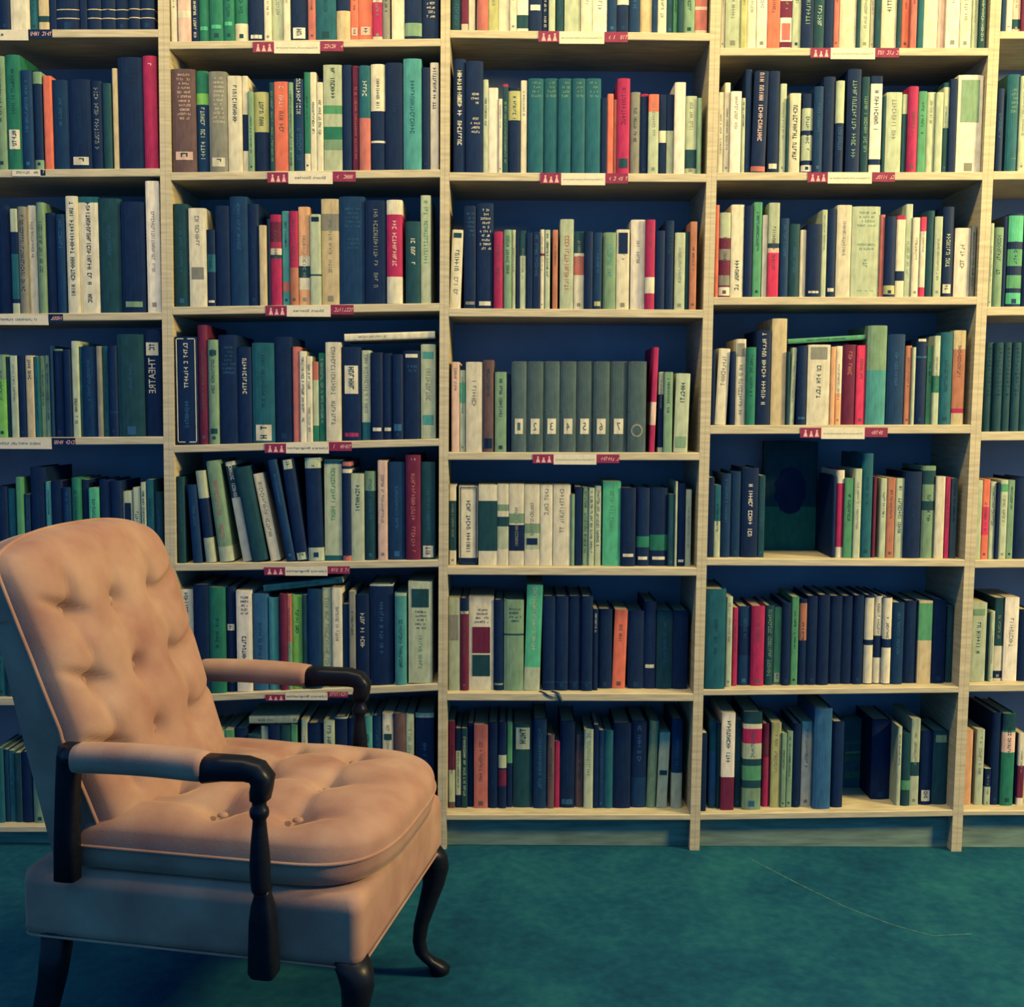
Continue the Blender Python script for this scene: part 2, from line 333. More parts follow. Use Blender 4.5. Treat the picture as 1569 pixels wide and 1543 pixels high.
(-1.1006,0.0174,0.4015,0.0306,0.2102,0.1434,0,'S','K','',None,None),
(-1.068,0.0206,0.4019,0.0335,0.1887,0.1312,0,'S','E','',None,None),
(-1.031,0.0093,0.4023,0.0302,0.2054,0.1332,0,'S','D','',None,None),
(-0.9958,0.0166,0.4027,0.039,0.2126,0.1433,0,'S','B','',None,None),
(-0.9614,0.0148,0.4031,0.028,0.2009,0.139,0,'S','P','',None,None),
(-0.9329,0.0178,0.4034,0.028,0.1943,0.1341,0,'S','D','',None,None),
(-1.3459,0.029,0.0558,0.0196,0.1999,0.1357,0,'S','T','',None,None),
(-1.3299,0.0335,0.0559,0.0114,0.1954,0.1303,0,'S','B','',None,None),
(-1.3159,0.0344,0.056,0.0154,0.1921,0.1258,0,'S','T','',None,None),
(-1.2976,0.0309,0.0561,0.0172,0.1871,0.1289,0,'S','K','',None,None),
(-1.2741,0.0315,0.0563,0.029,0.1899,0.1187,0,'S','D','',None,None),
(-1.2421,0.0286,0.0566,0.0316,0.1847,0.1259,0,'S','Q','',None,None),
(-1.2085,0.031,0.0568,0.0345,0.1959,0.1218,0,'S','D','',None,None),
(-1.1733,0.0313,0.057,0.0348,0.1928,0.1288,0,'S','B','',None,None),
(-1.1361,0.025,0.0573,0.0336,0.1886,0.1242,0,'S','K','',None,None),
(-1.0994,0.0317,0.0575,0.0387,0.1895,0.1207,0,'S','D','',None,None),
(-1.0595,0.0359,0.0578,0.04,0.182,0.1233,0,'S','E','',None,None),
(-1.0148,0.0346,0.0581,0.0468,0.1914,0.1263,0,'S','D','',None,None),
(-0.9699,0.0327,0.0584,0.0408,0.1859,0.1245,0,'S','K','',None,None),
(-0.9313,0.0287,0.0586,0.0319,0.1961,0.1362,0,'S','D','',None,None),
(-0.8392,0.0071,2.05,0.0148,0.1878,0.1294,0,'S','C','',None,None),
(-0.8126,0.0041,2.0505,0.0313,0.2296,0.1571,0,'S','p','b68-75C',None,None),
(-0.7878,0.0076,2.0508,0.0172,0.2437,0.1642,0,'S','D','t60-97C',None,None),
(-0.7658,0.0121,2.0512,0.0255,0.2323,0.1605,0,'S','F','x84-88g',None,None),
(-0.734,0.0064,2.0517,0.0333,0.2297,0.148,0,'S','F','x83-87g',None,None),
(-0.7037,0.006,2.0521,0.0254,0.2292,0.146,0,'S','F','x80-84g',None,None),
(-0.6743,0.0149,2.0526,0.0322,0.2325,0.1526,0,'S','F','b81-100C',None,None),
(-0.6371,0.0119,2.0532,0.0383,0.2222,0.1431,0,'S','D','x93-97C',None,None),
(-0.6082,0.0093,2.0535,0.0176,0.1862,0.1183,0,'S','C','',None,None),
(-0.5847,0.0147,2.0539,0.0281,0.1924,0.1256,0,'S','P','',None,None),
(-0.5609,0.0079,2.0542,0.0162,0.1809,0.1214,0,'S','C','',None,None),
(-0.5311,0.012,2.0548,0.042,0.1865,0.123,0,'S','D','x83-97W',None,None),
(-0.4991,0.0064,2.0551,0.018,0.1926,0.1242,0,'S','S','',None,None),
(-0.4647,0.0092,2.0559,0.0497,0.2107,0.1445,0,'S','T','','broad dark teal book, top shelf, second bookcase','books on the top shelf of the second bookcase'),
(-0.4224,0.0137,2.0564,0.0336,0.199,0.139,0,'S','D','b64-100U',None,None),
(-0.3951,0.015,2.0567,0.0199,0.1862,0.1221,0,'S','R','x83-93p',None,None),
(-0.3674,0.0146,2.0572,0.0334,0.1987,0.1244,0,'S','R','x83-93p',None,None),
(-0.3375,0.0086,2.0576,0.023,0.2004,0.1248,0,'S','p','b55-96M',None,None),
(-0.3158,0.011,2.0578,0.0194,0.1795,0.1244,0,'S','E','',None,None),
(-0.2863,0.0078,2.0584,0.0315,0.2082,0.1301,0,'S','C','',None,None),
(-0.2486,0.0056,2.059,0.0414,0.2243,0.1513,0,'S','D','b83-97Q',None,None),
(-0.2069,0.01,2.0596,0.041,0.2255,0.15,0,'S','D','h60-78C',None,None),
(-0.8196,0.0077,1.7349,0.0588,0.2502,0.16,0,'S','N','h4-50p x80-88p','tall broad brown book with pale pink label near foot, second shelf, second bookcase','books on the second shelf of the second bookcase'),
(-0.7741,0.0135,1.7353,0.03,0.247,0.1594,0,'S','B','b0-22F b22-33L t36-90P','tall broad navy book with dark green top, second shelf, second bookcase','books on the second shelf of the second bookcase'),
(-0.7335,0.0042,1.7361,0.0445,0.2425,0.1576,0,'S','E','h5-55C x86-95C','broad grey book with cream label near foot, second shelf, second bookcase','books on the second shelf of the second bookcase'),
(-0.6922,0.0056,1.7366,0.0347,0.2328,0.1568,0,'S','C','t10-50K','broad cream book with dark lettering, second shelf, second bookcase','books on the second shelf of the second bookcase'),
(-0.6676,0.0095,1.7368,0.0133,0.2336,0.1545,0,'S','C','b40-78D',None,None),
(-0.653,0.0043,1.7371,0.0129,0.1945,0.1302,0,'S','Q','',None,None),
(-0.6278,0.014,1.7376,0.0362,0.1947,0.1326,0,'S','D','b0-50Y t8-45K','broad olive book, second shelf, second bookcase','books on the second shelf of the second bookcase'),
(-0.6008,0.0068,1.7378,0.0114,0.2167,0.1413,0,'S','K','t10-90Q',None,None),
(-0.5771,0.0057,1.7384,0.0336,0.2175,0.1482,0,'S','R','t5-30p t33-60N','broad coral red book with pale pink lettering, second shelf, second bookcase','books on the second shelf of the second bookcase'),
(-0.5533,0.0046,1.7386,0.0109,0.2156,0.1488,0,'S','Q','t10-95K',None,None),
(-0.5348,0.0116,1.7389,0.025,0.2249,0.1418,0,'S','B','t0-42C t50-90b','navy book with cream lettering, second shelf, second bookcase','books on the second shelf of the second bookcase'),
(-0.5137,0.0094,1.7392,0.0132,0.2407,0.1658,0,'S','F','b82-100C',None,None),
(-0.4987,0.0116,1.7394,0.015,0.2412,0.1628,0,'S','C','t30-65K',None,None),
(-0.4824,0.0119,1.7397,0.0155,0.2169,0.1372,0,'S','C','t20-60K',None,None),
(-0.4504,0.0137,1.7404,0.0455,0.259,0.1702,0,'S','P','b38-46G b58-70F b70-80Q t3-34K','tall broad pale green book with green band, second shelf, second bookcase','books on the second shelf of the second bookcase'),
(-0.4145,0.0155,1.7408,0.0241,0.2582,0.1724,0,'S','D','','tall black book right of pale green one, second shelf, second bookcase','books on the second shelf of the second bookcase'),
(-0.3931,0.0122,1.741,0.015,0.2557,0.1753,0,'S','V','t20-90S',None,None),
(-0.3699,0.0064,1.7415,0.0272,0.2537,0.1655,0,'S','S','b0-50T t15-30C','tall broad dark teal book with cream lettering, second shelf, second bookcase','books on the second shelf of the second bookcase'),
(-0.3373,0.0097,1.742,0.035,0.2574,0.171,0,'S','D','b0-44C b72-74C','tall broad black book with cream top, second shelf, second bookcase','books on the second shelf of the second bookcase'),
(-0.2967,0.0061,1.7427,0.0436,0.2594,0.1773,0,'S','D','','tall broad black book, second shelf, second bookcase','books on the second shelf of the second bookcase'),
(-0.2512,0.0041,1.7434,0.0444,0.268,0.1816,0,'S','A','t20-70T','tall broad teal book, second shelf, second bookcase','books on the second shelf of the second bookcase'),
(-0.2188,0.0097,1.7437,0.0195,0.2486,0.1712,0,'S','D','','tall black book right of teal one, second shelf, second bookcase','books on the second shelf of the second bookcase'),
(-0.1972,0.0126,1.7441,0.0205,0.2612,0.1718,0,'S','W','t5-45D','tall white book with dark lettering, second shelf, second bookcase','books on the second shelf of the second bookcase'),
(-0.8341,0.0118,1.4036,0.0358,0.2548,0.1724,0,'S','K','','tall broad green-black book, third shelf, second bookcase','books on the third shelf of the second bookcase'),
(-0.7919,0.0065,1.4044,0.0422,0.2433,0.1604,0,'S','C','t8-40E x60-72E','broad cream book with dark lettering, third shelf, second bookcase','books on the third shelf of the second bookcase'),
(-0.7599,0.0127,1.4048,0.0207,0.1908,0.1183,0,'S','D','b32-55T x92-95C',None,None),
(-0.7297,0.0138,1.4055,0.0354,0.2491,0.1694,0,'S','D','','tall broad black book right of black one, third shelf, second bookcase','books on the third shelf of the second bookcase'),
(-0.6881,0.0117,1.4064,0.0441,0.2707,0.1717,0,'S','B','','tall broad navy book right of black one, third shelf, second bookcase','books on the third shelf of the second bookcase'),
(-0.6524,0.0126,1.4068,0.0267,0.2523,0.1713,0,'S','D','','tall black book, third shelf, second bookcase','books on the third shelf of the second bookcase'),
(-0.6284,0.0066,1.4072,0.0173,0.1992,0.1262,0,'S','U','',None,None),
(-0.6153,0.0148,1.4073,0.0077,0.2162,0.14,0,'S','D','',None,None),
(-0.5968,0.0158,1.4079,0.0276,0.226,0.1538,0,'S','M','b8-30V b37-44C b44-48K','broad crimson book with maroon band, third shelf, second bookcase','books on the third shelf of the second bookcase'),
(-0.5723,0.0157,1.4082,0.0175,0.2347,0.1491,0,'S','A','b75-85S',None,None),
(-0.551,0.0104,1.4087,0.0211,0.2334,0.1485,0,'S','S','b0-60M b60-100o','crimson book with rust foot, third shelf, second bookcase','books on the third shelf of the second bookcase'),
(-0.5253,0.0135,1.4092,0.0276,0.244,0.1613,0,'S','O','b50-60C b60-72K b72-84C','broad peach book with cream band, third shelf, second bookcase','books on the third shelf of the second bookcase'),
(-0.4962,0.0078,1.4097,0.0262,0.2246,0.1518,0,'S','P','x3-8D b66-68K','pale green book with black label near top, third shelf, second bookcase','books on the third shelf of the second bookcase'),
(-0.4598,0.0149,1.4105,0.0437,0.2627,0.1788,0,'S','U','b14-30E','tall broad tan book with grey band, third shelf, second bookcase','books on the third shelf of the second bookcase'),
(-0.4043,0.0143,1.4117,0.0634,0.2672,0.1794,0,'S','B','h10-30b h38-50b','tall broad navy book right of tan one, third shelf, second bookcase','books on the third shelf of the second bookcase'),
(-0.3446,0.0082,1.4127,0.0518,0.2562,0.1762,0,'S','D','t8-85E','tall broad black book right of navy one, third shelf, second bookcase','books on the third shelf of the second bookcase'),
(-0.2972,0.005,1.4135,0.0385,0.2559,0.1688,0,'S','M','b0-14C b74-100C t20-65p','tall broad crimson book with cream top, third shelf, second bookcase','books on the third shelf of the second bookcase'),
(-0.2515,0.0093,1.4143,0.0368,0.2034,0.1414,0,'S','K','t20-58C','broad green-black book with cream lettering, third shelf, second bookcase','books on the third shelf of the second bookcase'),
(-0.2193,0.0106,1.4148,0.0248,0.2675,0.1699,0,'S','P','t5-65G','tall pale green book with dark lettering, third shelf, second bookcase','books on the third shelf of the second bookcase'),
(-0.826,0.0067,1.0566,0.0556,0.2721,0.1813,0,'S','D','OUT t6-50C t60-90b','tall broad black book with thin outline frame, fourth shelf, second bookcase','books on the fourth shelf of the second bookcase'),
(-0.7848,0.0103,1.0574,0.0241,0.301,0.1911,0,'S','V','','tall maroon book, fourth shelf, second bookcase','books on the fourth shelf of the second bookcase'),
(-0.7583,0.0075,1.0582,0.025,0.2635,0.1814,0,'S','Q','x10-15K x85-90K','tall sage book with green-black label near top, fourth shelf, second bookcase','books on the fourth shelf of the second bookcase'),
(-0.7217,0.0127,1.0596,0.0469,0.2744,0.1813,0,'S','D','h10-38b','tall broad black book right of sage one, fourth shelf, second bookcase','books on the fourth shelf of the second bookcase'),
(-0.6794,0.0117,1.0607,0.0353,0.2434,0.159,0,'S','D','t12-55C','broad black book with cream lettering, fourth shelf, second bookcase','books on the fourth shelf of the second bookcase'),
(-0.6323,0.0103,1.0624,0.0552,0.2522,0.1713,0,'S','T','x82-98C','tall broad dark teal book with cream label near foot, fourth shelf, second bookcase','books on the fourth shelf of the second bookcase'),
(-0.5814,0.0141,1.0638,0.045,0.2663,0.1768,0,'S','D','','tall broad black book right of dark teal one, fourth shelf, second bookcase','books on the fourth shelf of the second bookcase'),
(-0.549,0.0107,1.0644,0.0162,0.2409,0.1589,0,'S','S','',None,None),
(-0.5316,0.0077,1.0649,0.0158,0.2293,0.1544,0,'S','C','t5-80K',None,None),
(-0.5158,0.0086,1.0653,0.0144,0.2161,0.1357,0,'S','C','t8-40K t60-90E',None,None),
(-0.5005,0.0141,1.0658,0.0149,0.2021,0.134,0,'S','P','b0-23S b80-100F',None,None),
(-0.4844,0.0148,1.0663,0.0153,0.2238,0.1464,0,'S','F','t5-80P',None,None),
(-0.4541,0.0065,1.0675,0.038,0.2494,0.1767,0,'S','C','t5-85E','tall broad cream book with dark lettering, fourth shelf, second bookcase','books on the fourth shelf of the second bookcase'),
(-0.4091,0.0142,1.069,0.0474,0.2366,0.1629,0,'S','D','x20-50C x92-96M','broad black book with cream label midway, fourth shelf, second bookcase','books on the fourth shelf of the second bookcase'),
(-0.3721,0.0156,1.0697,0.0214,0.2275,0.1464,0,'S','P','b80-100T t5-75E','pale green book with dark teal foot, fourth shelf, second bookcase','books on the fourth shelf of the second bookcase'),
(-0.3441,0.0103,1.0707,0.0297,0.2209,0.1454,0,'S','D','x86-90C','broad black book with cream label near foot, fourth shelf, second bookcase','books on the fourth shelf of the second bookcase'),
(-0.3167,0.0109,1.0714,0.0232,0.218,0.1379,0,'S','D','x86-90C','black book with cream label near foot, fourth shelf, second bookcase','books on the fourth shelf of the second bookcase'),
(-0.2907,0.0064,1.0723,0.026,0.2148,0.1407,0,'S','D','x82-90b','black book with blue label near foot, fourth shelf, second bookcase','books on the fourth shelf of the second bookcase'),
(-0.2558,0.0104,1.0736,0.0427,0.2233,0.1524,0,'S','D','x4-8C h16-28b','broad black book with cream label near top, fourth shelf, second bookcase','books on the fourth shelf of the second bookcase'),
(-0.2138,0.01,1.0747,0.0367,0.2383,0.1637,0,'S','P','x8-15A t25-60E x75-85A','broad pale green book with teal label near top, fourth shelf, second bookcase','books on the fourth shelf of the second bookcase'),
(-0.3116,0.014,1.3331,0.0175,0.2295,0.14,-0.0364,'F','C','',None,None),
(-0.8484,0.0117,0.7518,0.0198,0.2228,0.1431,0,'S','K','','green-black book, fifth shelf, second bookcase','books on the fifth shelf of the second bookcase'),
(-0.8072,0.0098,0.7533,0.0243,0.2012,0.128,-0.0579,'S','B','','navy book, fifth shelf, second bookcase','books on the fifth shelf of the second bookcase'),
(-0.7731,0.0083,0.7543,0.0242,0.2374,0.1572,-0.0981,'S','D','b0-30P b73-100P','leaning pale green book, fifth shelf, second bookcase','books on the fifth shelf of the second bookcase'),
(-0.7337,0.0134,0.7561,0.0344,0.2617,0.1717,-0.1212,'S','Q','b85-100P t20-80S','leaning tall broad sage book with pale green foot, fifth shelf, second bookcase','books on the fifth shelf of the second bookcase'),
(-0.6812,0.0171,0.7566,0.0222,0.2602,0.1697,-0.1656,'S','C','b4-36K t4-36W','leaning tall cream book with green-black top, fifth shelf, second bookcase','books on the fifth shelf of the second bookcase'),
(-0.6469,0.0076,0.759,0.0387,0.2454,0.1606,-0.1744,'S','K','','leaning tall broad green-black book, fifth shelf, second bookcase','books on the fifth shelf of the second bookcase'),
(-0.608,0.0154,0.7586,0.0249,0.2289,0.1515,-0.188,'S','C','t10-75E','leaning cream book with dark lettering, fifth shelf, second bookcase','books on the fifth shelf of the second bookcase'),
(-0.5664,0.0063,0.7592,0.0229,0.264,0.1688,-0.1767,'S','B','','leaning tall navy book, fifth shelf, second bookcase','books on the fifth shelf of the second bookcase'),
(-0.538,0.0083,0.76,0.0308,0.264,0.1695,-0.1376,'S','D','x1-10P x92-99P','leaning tall broad black book with pale green label near top, fifth shelf, second bookcase','books on the fifth shelf of the second bookcase'),
(-0.5016,0.0087,0.7595,0.0392,0.2651,0.1771,-0.0317,'S','D','b0-10P b87-100P','tall broad black book with pale green top, fifth shelf, second bookcase','books on the fifth shelf of the second bookcase'),
(-0.4584,0.0142,0.76,0.0446,0.2587,0.173,0,'S','P','b0-4T b95-100T t8-62G','tall broad pale green book with dark teal top, fifth shelf, second bookcase','books on the fifth shelf of the second bookcase'),
(-0.4228,0.0099,0.7605,0.0215,0.256,0.1694,0,'S','D','b1-5S b8-12C b95-100S','tall black book with dusty red top, fifth shelf, second bookcase','books on the fifth shelf of the second bookcase'),
(-0.3951,0.0103,0.7612,0.0328,0.2228,0.1527,0,'S','P','t10-45K','broad pale green book with dark lettering, fifth shelf, second bookcase','books on the fifth shelf of the second bookcase'),
(-0.3631,0.0134,0.7617,0.0272,0.2291,0.153,0,'S','K','b0-22Q','broad green-black book with sage top, fifth shelf, second bookcase','books on the fifth shelf of the second bookcase'),
(-0.331,0.0073,0.7624,0.0238,0.2561,0.1747,0,'S','p','','tall pale pink book, fifth shelf, second bookcase','books on the fifth shelf of the second bookcase'),
(-0.2956,0.0148,0.7633,0.0431,0.2514,0.1616,0,'S','B','','tall broad navy book, fifth shelf, second bookcase','books on the fifth shelf of the second bookcase'),
(-0.2527,0.0075,0.7641,0.0374,0.2688,0.1813,0,'S','V','t15-95S h3-7C','tall broad maroon book with dusty red lettering, fifth shelf, second bookcase','books on the fifth shelf of the second bookcase'),
(-0.215,0.0121,0.7648,0.0361,0.2503,0.1701,0,'S','K','x86-98C','tall broad green-black book with cream label near foot, fifth shelf, second bookcase','books on the fifth shelf of the second bookcase'),
(-0.842,0.0168,0.4087,0.0365,0.2739,0.1837,0,'S','C','t3-88K','tall broad cream book with dark lettering, sixth shelf, second bookcase','books on the sixth shelf of the second bookcase'),
(-0.8007,0.0098,0.4109,0.0388,0.285,0.1947,0,'S','D','','tall broad black book, sixth shelf, second bookcase','books on the sixth shelf of the second bookcase'),
(-0.7597,0.0098,0.4131,0.0406,0.2759,0.1896,0,'S','F','','tall broad dark green book, sixth shelf, second bookcase','books on the sixth shelf of the second bookcase'),
(-0.7263,0.0171,0.4144,0.0251,0.2741,0.1748,0,'S','D','x35-41C h85-92S','tall black book with cream label midway, sixth shelf, second bookcase','books on the sixth shelf of the second bookcase'),
(-0.6912,0.0086,0.4166,0.0383,0.2643,0.1745,0,'S','W','h5-25D t45-95D','tall broad white book with dark lettering, sixth shelf, second bookcase','books on the sixth shelf of the second bookcase'),
(-0.6508,0.018,0.4188,0.0413,0.2532,0.1788,0,'S','b','','tall broad blue book, sixth shelf, second bookcase','books on the sixth shelf of the second bookcase'),
(-0.6155,0.0167,0.4203,0.0256,0.2416,0.1595,0,'S','A','','teal book, sixth shelf, second bookcase','books on the sixth shelf of the second bookcase'),
(-0.5893,0.0076,0.4214,0.0189,0.2515,0.1689,0,'S','V','',None,None),
(-0.5737,0.0089,0.4221,0.0109,0.2481,0.1588,0,'S','S','b50-100Q',None,None),
(-0.5546,0.0147,0.4234,0.0261,0.2462,0.1556,0,'S','L','','tall lime green book, sixth shelf, second bookcase','books on the sixth shelf of the second bookcase'),
(-0.5334,0.0091,0.4242,0.0123,0.2462,0.1562,0,'S','K','',None,None),
(-0.5083,0.0072,0.4261,0.035,0.2596,0.1639,0,'S','B','','tall broad navy book, sixth shelf, second bookcase','books on the sixth shelf of the second bookcase'),
(-0.4776,0.016,0.4274,0.0237,0.2605,0.1728,0,'S','P','t10-90Q','tall pale green book, sixth shelf, second bookcase','books on the sixth shelf of the second bookcase'),
(-0.4506,0.0111,0.4289,0.0259,0.26,0.1718,0,'S','C','','tall cream book, sixth shelf, second bookcase','books on the sixth shelf of the second bookcase'),
(-0.4295,0.0155,0.4297,0.0151,0.2162,0.1438,0,'S','B','',None,None),
(-0.4111,0.0075,0.4307,0.0161,0.2501,0.1594,0,'S','E','',None,None),
(-0.3851,0.0108,0.4325,0.0341,0.2388,0.1526,0,'S','D','t20-60C','broad black book with cream lettering, sixth shelf, second bookcase','books on the sixth shelf of the second bookcase'),
(-0.3362,0.0142,0.4357,0.0596,0.2636,0.1692,0,'S','D','t15-70b b0-2P','tall broad black book with pale green top, sixth shelf, second bookcase','books on the sixth shelf of the second bookcase'),
(-0.2858,0.0062,0.4376,0.0302,0.2396,0.1636,0,'S','A','b0-3P','broad teal book with pale green top, sixth shelf, second bookcase','books on the sixth shelf of the second bookcase'),
(-0.2354,0.0084,0.4411,0.0614,0.2654,0.183,0,'S','P','x7-25K h28-48K t52-88Q','tall broad pale green book with green-black label near top, sixth shelf, second bookcase','books on the sixth shelf of the second bookcase'),
(-0.5387,0.016,0.6974,0.0167,0.2058,0.14,-0.116,'F','T','',None,None),
(-0.7858,0.0351,0.0719,0.0245,0.2343,0.1469,0,'S','Q','',None,None),
(-0.7604,0.0251,0.0725,0.0192,0.2358,0.1619,0,'S','Q','',None,None),
(-0.7386,0.0247,0.0732,0.0224,0.2363,0.1608,0,'S','G','',None,None),
(-0.7103,0.0354,0.0741,0.033,0.2361,0.1591,0,'S','D','',None,None),
(-0.6747,0.0295,0.0751,0.0341,0.22,0.151,0,'S','K','',None,None),
(-0.6474,0.0332,0.0757,0.0188,0.2406,0.1609,0,'S','P','x15-20D',None,None),
(-0.6212,0.0279,0.0765,0.0293,0.246,0.1608,0,'S','D','',None,None),
(-0.5927,0.0296,0.0773,0.0267,0.244,0.1626,0,'S','K','',None,None),
(-0.5694,0.0302,0.0778,0.0166,0.2441,0.1612,0,'S','G','',None,None),
(-0.5424,0.0292,0.0786,0.0157,0.2594,0.1789,0,'S','P','',None,None),
(-0.5134,0.0312,0.0797,0.0407,0.247,0.1679,0,'S','D','',None,None),
(-0.4767,0.0242,0.0805,0.0275,0.2549,0.1643,0,'S','P','t5-50T',None,None),
(-0.4463,0.0324,0.0815,0.0324,0.2629,0.1801,0,'S','D','b0-2P',None,None),
(-0.4166,0.0341,0.0822,0.025,0.2573,0.1737,0,'S','D','',None,None),
(-0.3948,0.0262,0.0826,0.0135,0.2657,0.1798,0,'S','P','',None,None),
(-0.3756,0.0294,0.0833,0.0232,0.2643,0.1795,0,'S','A','',None,None),
(-0.3512,0.0329,0.084,0.0241,0.2628,0.1719,0,'S','B','',None,None),
(-0.3229,0.0289,0.0848,0.028,0.2691,0.1839,0,'S','C','x20-26K',None,None),
(-0.2918,0.0263,0.0857,0.031,0.269,0.1836,0,'S','N','',None,None),
(-0.2648,0.026,0.0863,0.0205,0.2672,0.1795,0,'S','P','t15-40Q',None,None),
(-0.2265,0.0302,0.0878,0.0481,0.2696,0.1822,0,'S','D','b0-5P t30-70b',None,None),
(-0.6241,0.034,0.3343,0.0187,0.1267,0.14,-0.0116,'F','P','',None,None),
(-0.143,0.0132,2.0803,0.0235,0.1629,0.105,0,'S','K','t60-95b',None,None),
(-0.1221,0.0089,2.0801,0.0162,0.1701,0.1107,0,'S','V','b90-100p',None,None),
(-0.1046,0.0127,2.08,0.0162,0.1588,0.105,0,'S','C','',None,None),
(-0.0778,0.0048,2.0798,0.027,0.1734,0.1096,0,'S','S','',None,None),
(-0.0514,0.0081,2.0796,0.0243,0.1793,0.1163,0,'S','Y','',None,None),
(-0.0251,0.0096,2.0795,0.0266,0.1889,0.1182,0,'S','C','',None,None),
(-0.0025,0.0041,2.0793,0.0166,0.1826,0.1165,0,'S','C','',None,None),
(0.0207,0.0083,2.0791,0.0279,0.1888,0.1311,0,'S','W','b79-96K',None,None),
(0.0522,0.0117,2.0789,0.0334,0.1906,0.1266,0,'S','D','x66-73W',None,None),
(0.0769,0.0115,2.0787,0.0131,0.1821,0.1203,0,'S','D','t40-95C',None,None),
(0.093,0.0068,2.0786,0.0158,0.1718,0.1209,0,'S','g','b0-100P',None,None),
(0.1129,0.0153,2.0784,0.0208,0.1797,0.1197,0,'S','K','',None,None),
(0.144,0.012,2.0783,0.0392,0.1917,0.1345,0,'S','P','',None,None),
(0.1784,0.0081,2.078,0.0275,0.1906,0.128,0,'S','C','',None,None),
(0.2112,0.0119,2.0778,0.036,0.2098,0.1434,0,'S','W','t60-75E',None,None),
(0.2418,0.0108,2.0775,0.023,0.1881,0.1174,0,'S','B','',None,None),
(0.2687,0.0104,2.0773,0.0288,0.2099,0.1401,0,'S','D','b60-68C',None,None),
(0.2973,0.0087,2.0771,0.0261,0.1836,0.1253,0,'S','B','',None,None),
(0.3263,0.016,2.0769,0.0289,0.1954,0.1217,0,'S','U','',None,None),
(0.3477,0.0117,2.0767,0.0122,0.168,0.1177,0,'S','B','',None,None),
(0.3655,0.0124,2.0766,0.0212,0.1858,0.1172,0,'S','C','t50-80E',None,None),
(0.3849,0.0131,2.0764,0.0144,0.1776,0.1168,0,'S','K','',None,None),
(0.3986,0.0158,2.0763,0.0101,0.1701,0.107,0,'S','G','',None,None),
(0.4102,0.0043,2.0762,0.0119,0.1702,0.1122,0,'S','K','',None,None),
(0.432,0.0114,2.0761,0.028,0.1818,0.1218,0,'S','Q','',None,None),
(0.4619,0.0129,2.0759,0.0293,0.1958,0.1221,0,'S','p','b56-66S b70-95S',None,None),
(-0.1349,0.0153,1.7371,0.0309,0.2771,0.1825,0,'S','D','t10-45Y t12-52W t54-78C','tall broad black book with olive lettering, second shelf, middle bookcase','books on the second shelf of the middle bookcase'),
(-0.0974,0.009,1.737,0.0418,0.271,0.1864,0,'S','D','h28-42C h50-66C','tall broad black book with cream lettering, second shelf, middle bookcase','books on the second shelf of the middle bookcase'),
(-0.0696,0.0103,1.737,0.0118,0.2274,0.146,0,'S','P','t20-50K',None,None),
(-0.0509,0.0112,1.7369,0.0237,0.2079,0.1376,0,'S','W','','white book left of cream one, second shelf, middle bookcase','books on the second shelf of the middle bookcase'),
(-0.033,0.0084,1.7369,0.01,0.1807,0.1263,0,'S','C','',None,None),
(-0.0209,0.0074,1.7369,0.0127,0.2159,0.146,0,'S','K','b0-3M t20-90Q',None,None),
(0.0017,0.0119,1.7369,0.0296,0.2084,0.137,0,'S','D','b4-38Y','broad black book with olive top, second shelf, middle bookcase','books on the second shelf of the middle bookcase'),
(0.0253,0.0107,1.7368,0.015,0.2259,0.1567,0,'S','C','',None,None),
(0.0545,0.0074,1.7368,0.0382,0.2295,0.1565,0,'S','T','h3-20Q','broad dark teal book with sage lettering right of cream one, second shelf, middle bookcase','books on the second shelf of the middle bookcase'),
(0.0924,0.0126,1.7368,0.0346,0.2312,0.1543,0,'S','T','h3-20Q','broad dark teal book with sage lettering, tenth from left, second shelf, middle bookcase','books on the second shelf of the middle bookcase'),
(0.1274,0.0076,1.7367,0.0332,0.2299,0.1456,0,'S','T','h3-20Q','broad dark teal book with sage lettering, eleventh from left, second shelf, middle bookcase','books on the second shelf of the middle bookcase'),
(0.1611,0.0042,1.7367,0.0318,0.2292,0.1532,0,'S','T','h3-20Q','broad dark teal book with sage lettering, twelfth from left, second shelf, middle bookcase','books on the second shelf of the middle bookcase'),
(0.1974,0.0069,1.7366,0.0377,0.2302,0.1512,0,'S','T','h3-20Q','broad dark teal book with sage lettering left of black one, second shelf, middle bookcase','books on the second shelf of the middle bookcase'),
(0.225,0.0045,1.7366,0.0141,0.1833,0.1163,0,'S','D','',None,None),
(0.2402,0.0059,1.7366,0.0145,0.1935,0.1205,0,'S','R','',None,None),
(0.2531,0.0131,1.7366,0.0078,0.1814,0.1202,0,'S','S','',None,None),
(0.2729,0.0087,1.7365,0.0305,0.2311,0.1465,0,'S','M','x84-94K t10-50V','broad crimson book with green-black label near foot, second shelf, middle bookcase','books on the second shelf of the middle bookcase'),
(0.3027,0.0148,1.7365,0.0242,0.1998,0.131,0,'S','E','','grey book, second shelf, middle bookcase','books on the second shelf of the middle bookcase'),
(0.3253,0.013,1.7365,0.0186,0.195,0.1314,0,'S','D','b0-3M',None,None),
(0.3476,0.0046,1.7364,0.0249,0.1929,0.1266,0,'S','P','b0-22R','pale green book with coral red top, second shelf, middle bookcase','books on the second shelf of the middle bookcase'),
(0.3717,0.0159,1.7364,0.0178,0.1952,0.125,0,'S','D','b45-60C',None,None),
(0.3904,0.0153,1.7364,0.0169,0.1952,0.1301,0,'S','D','b45-100P',None,None),
(0.4127,0.0049,1.7364,0.0263,0.222,0.1452,0,'S','W','','white book left of pale green one, second shelf, middle bookcase','books on the second shelf of the middle bookcase'),
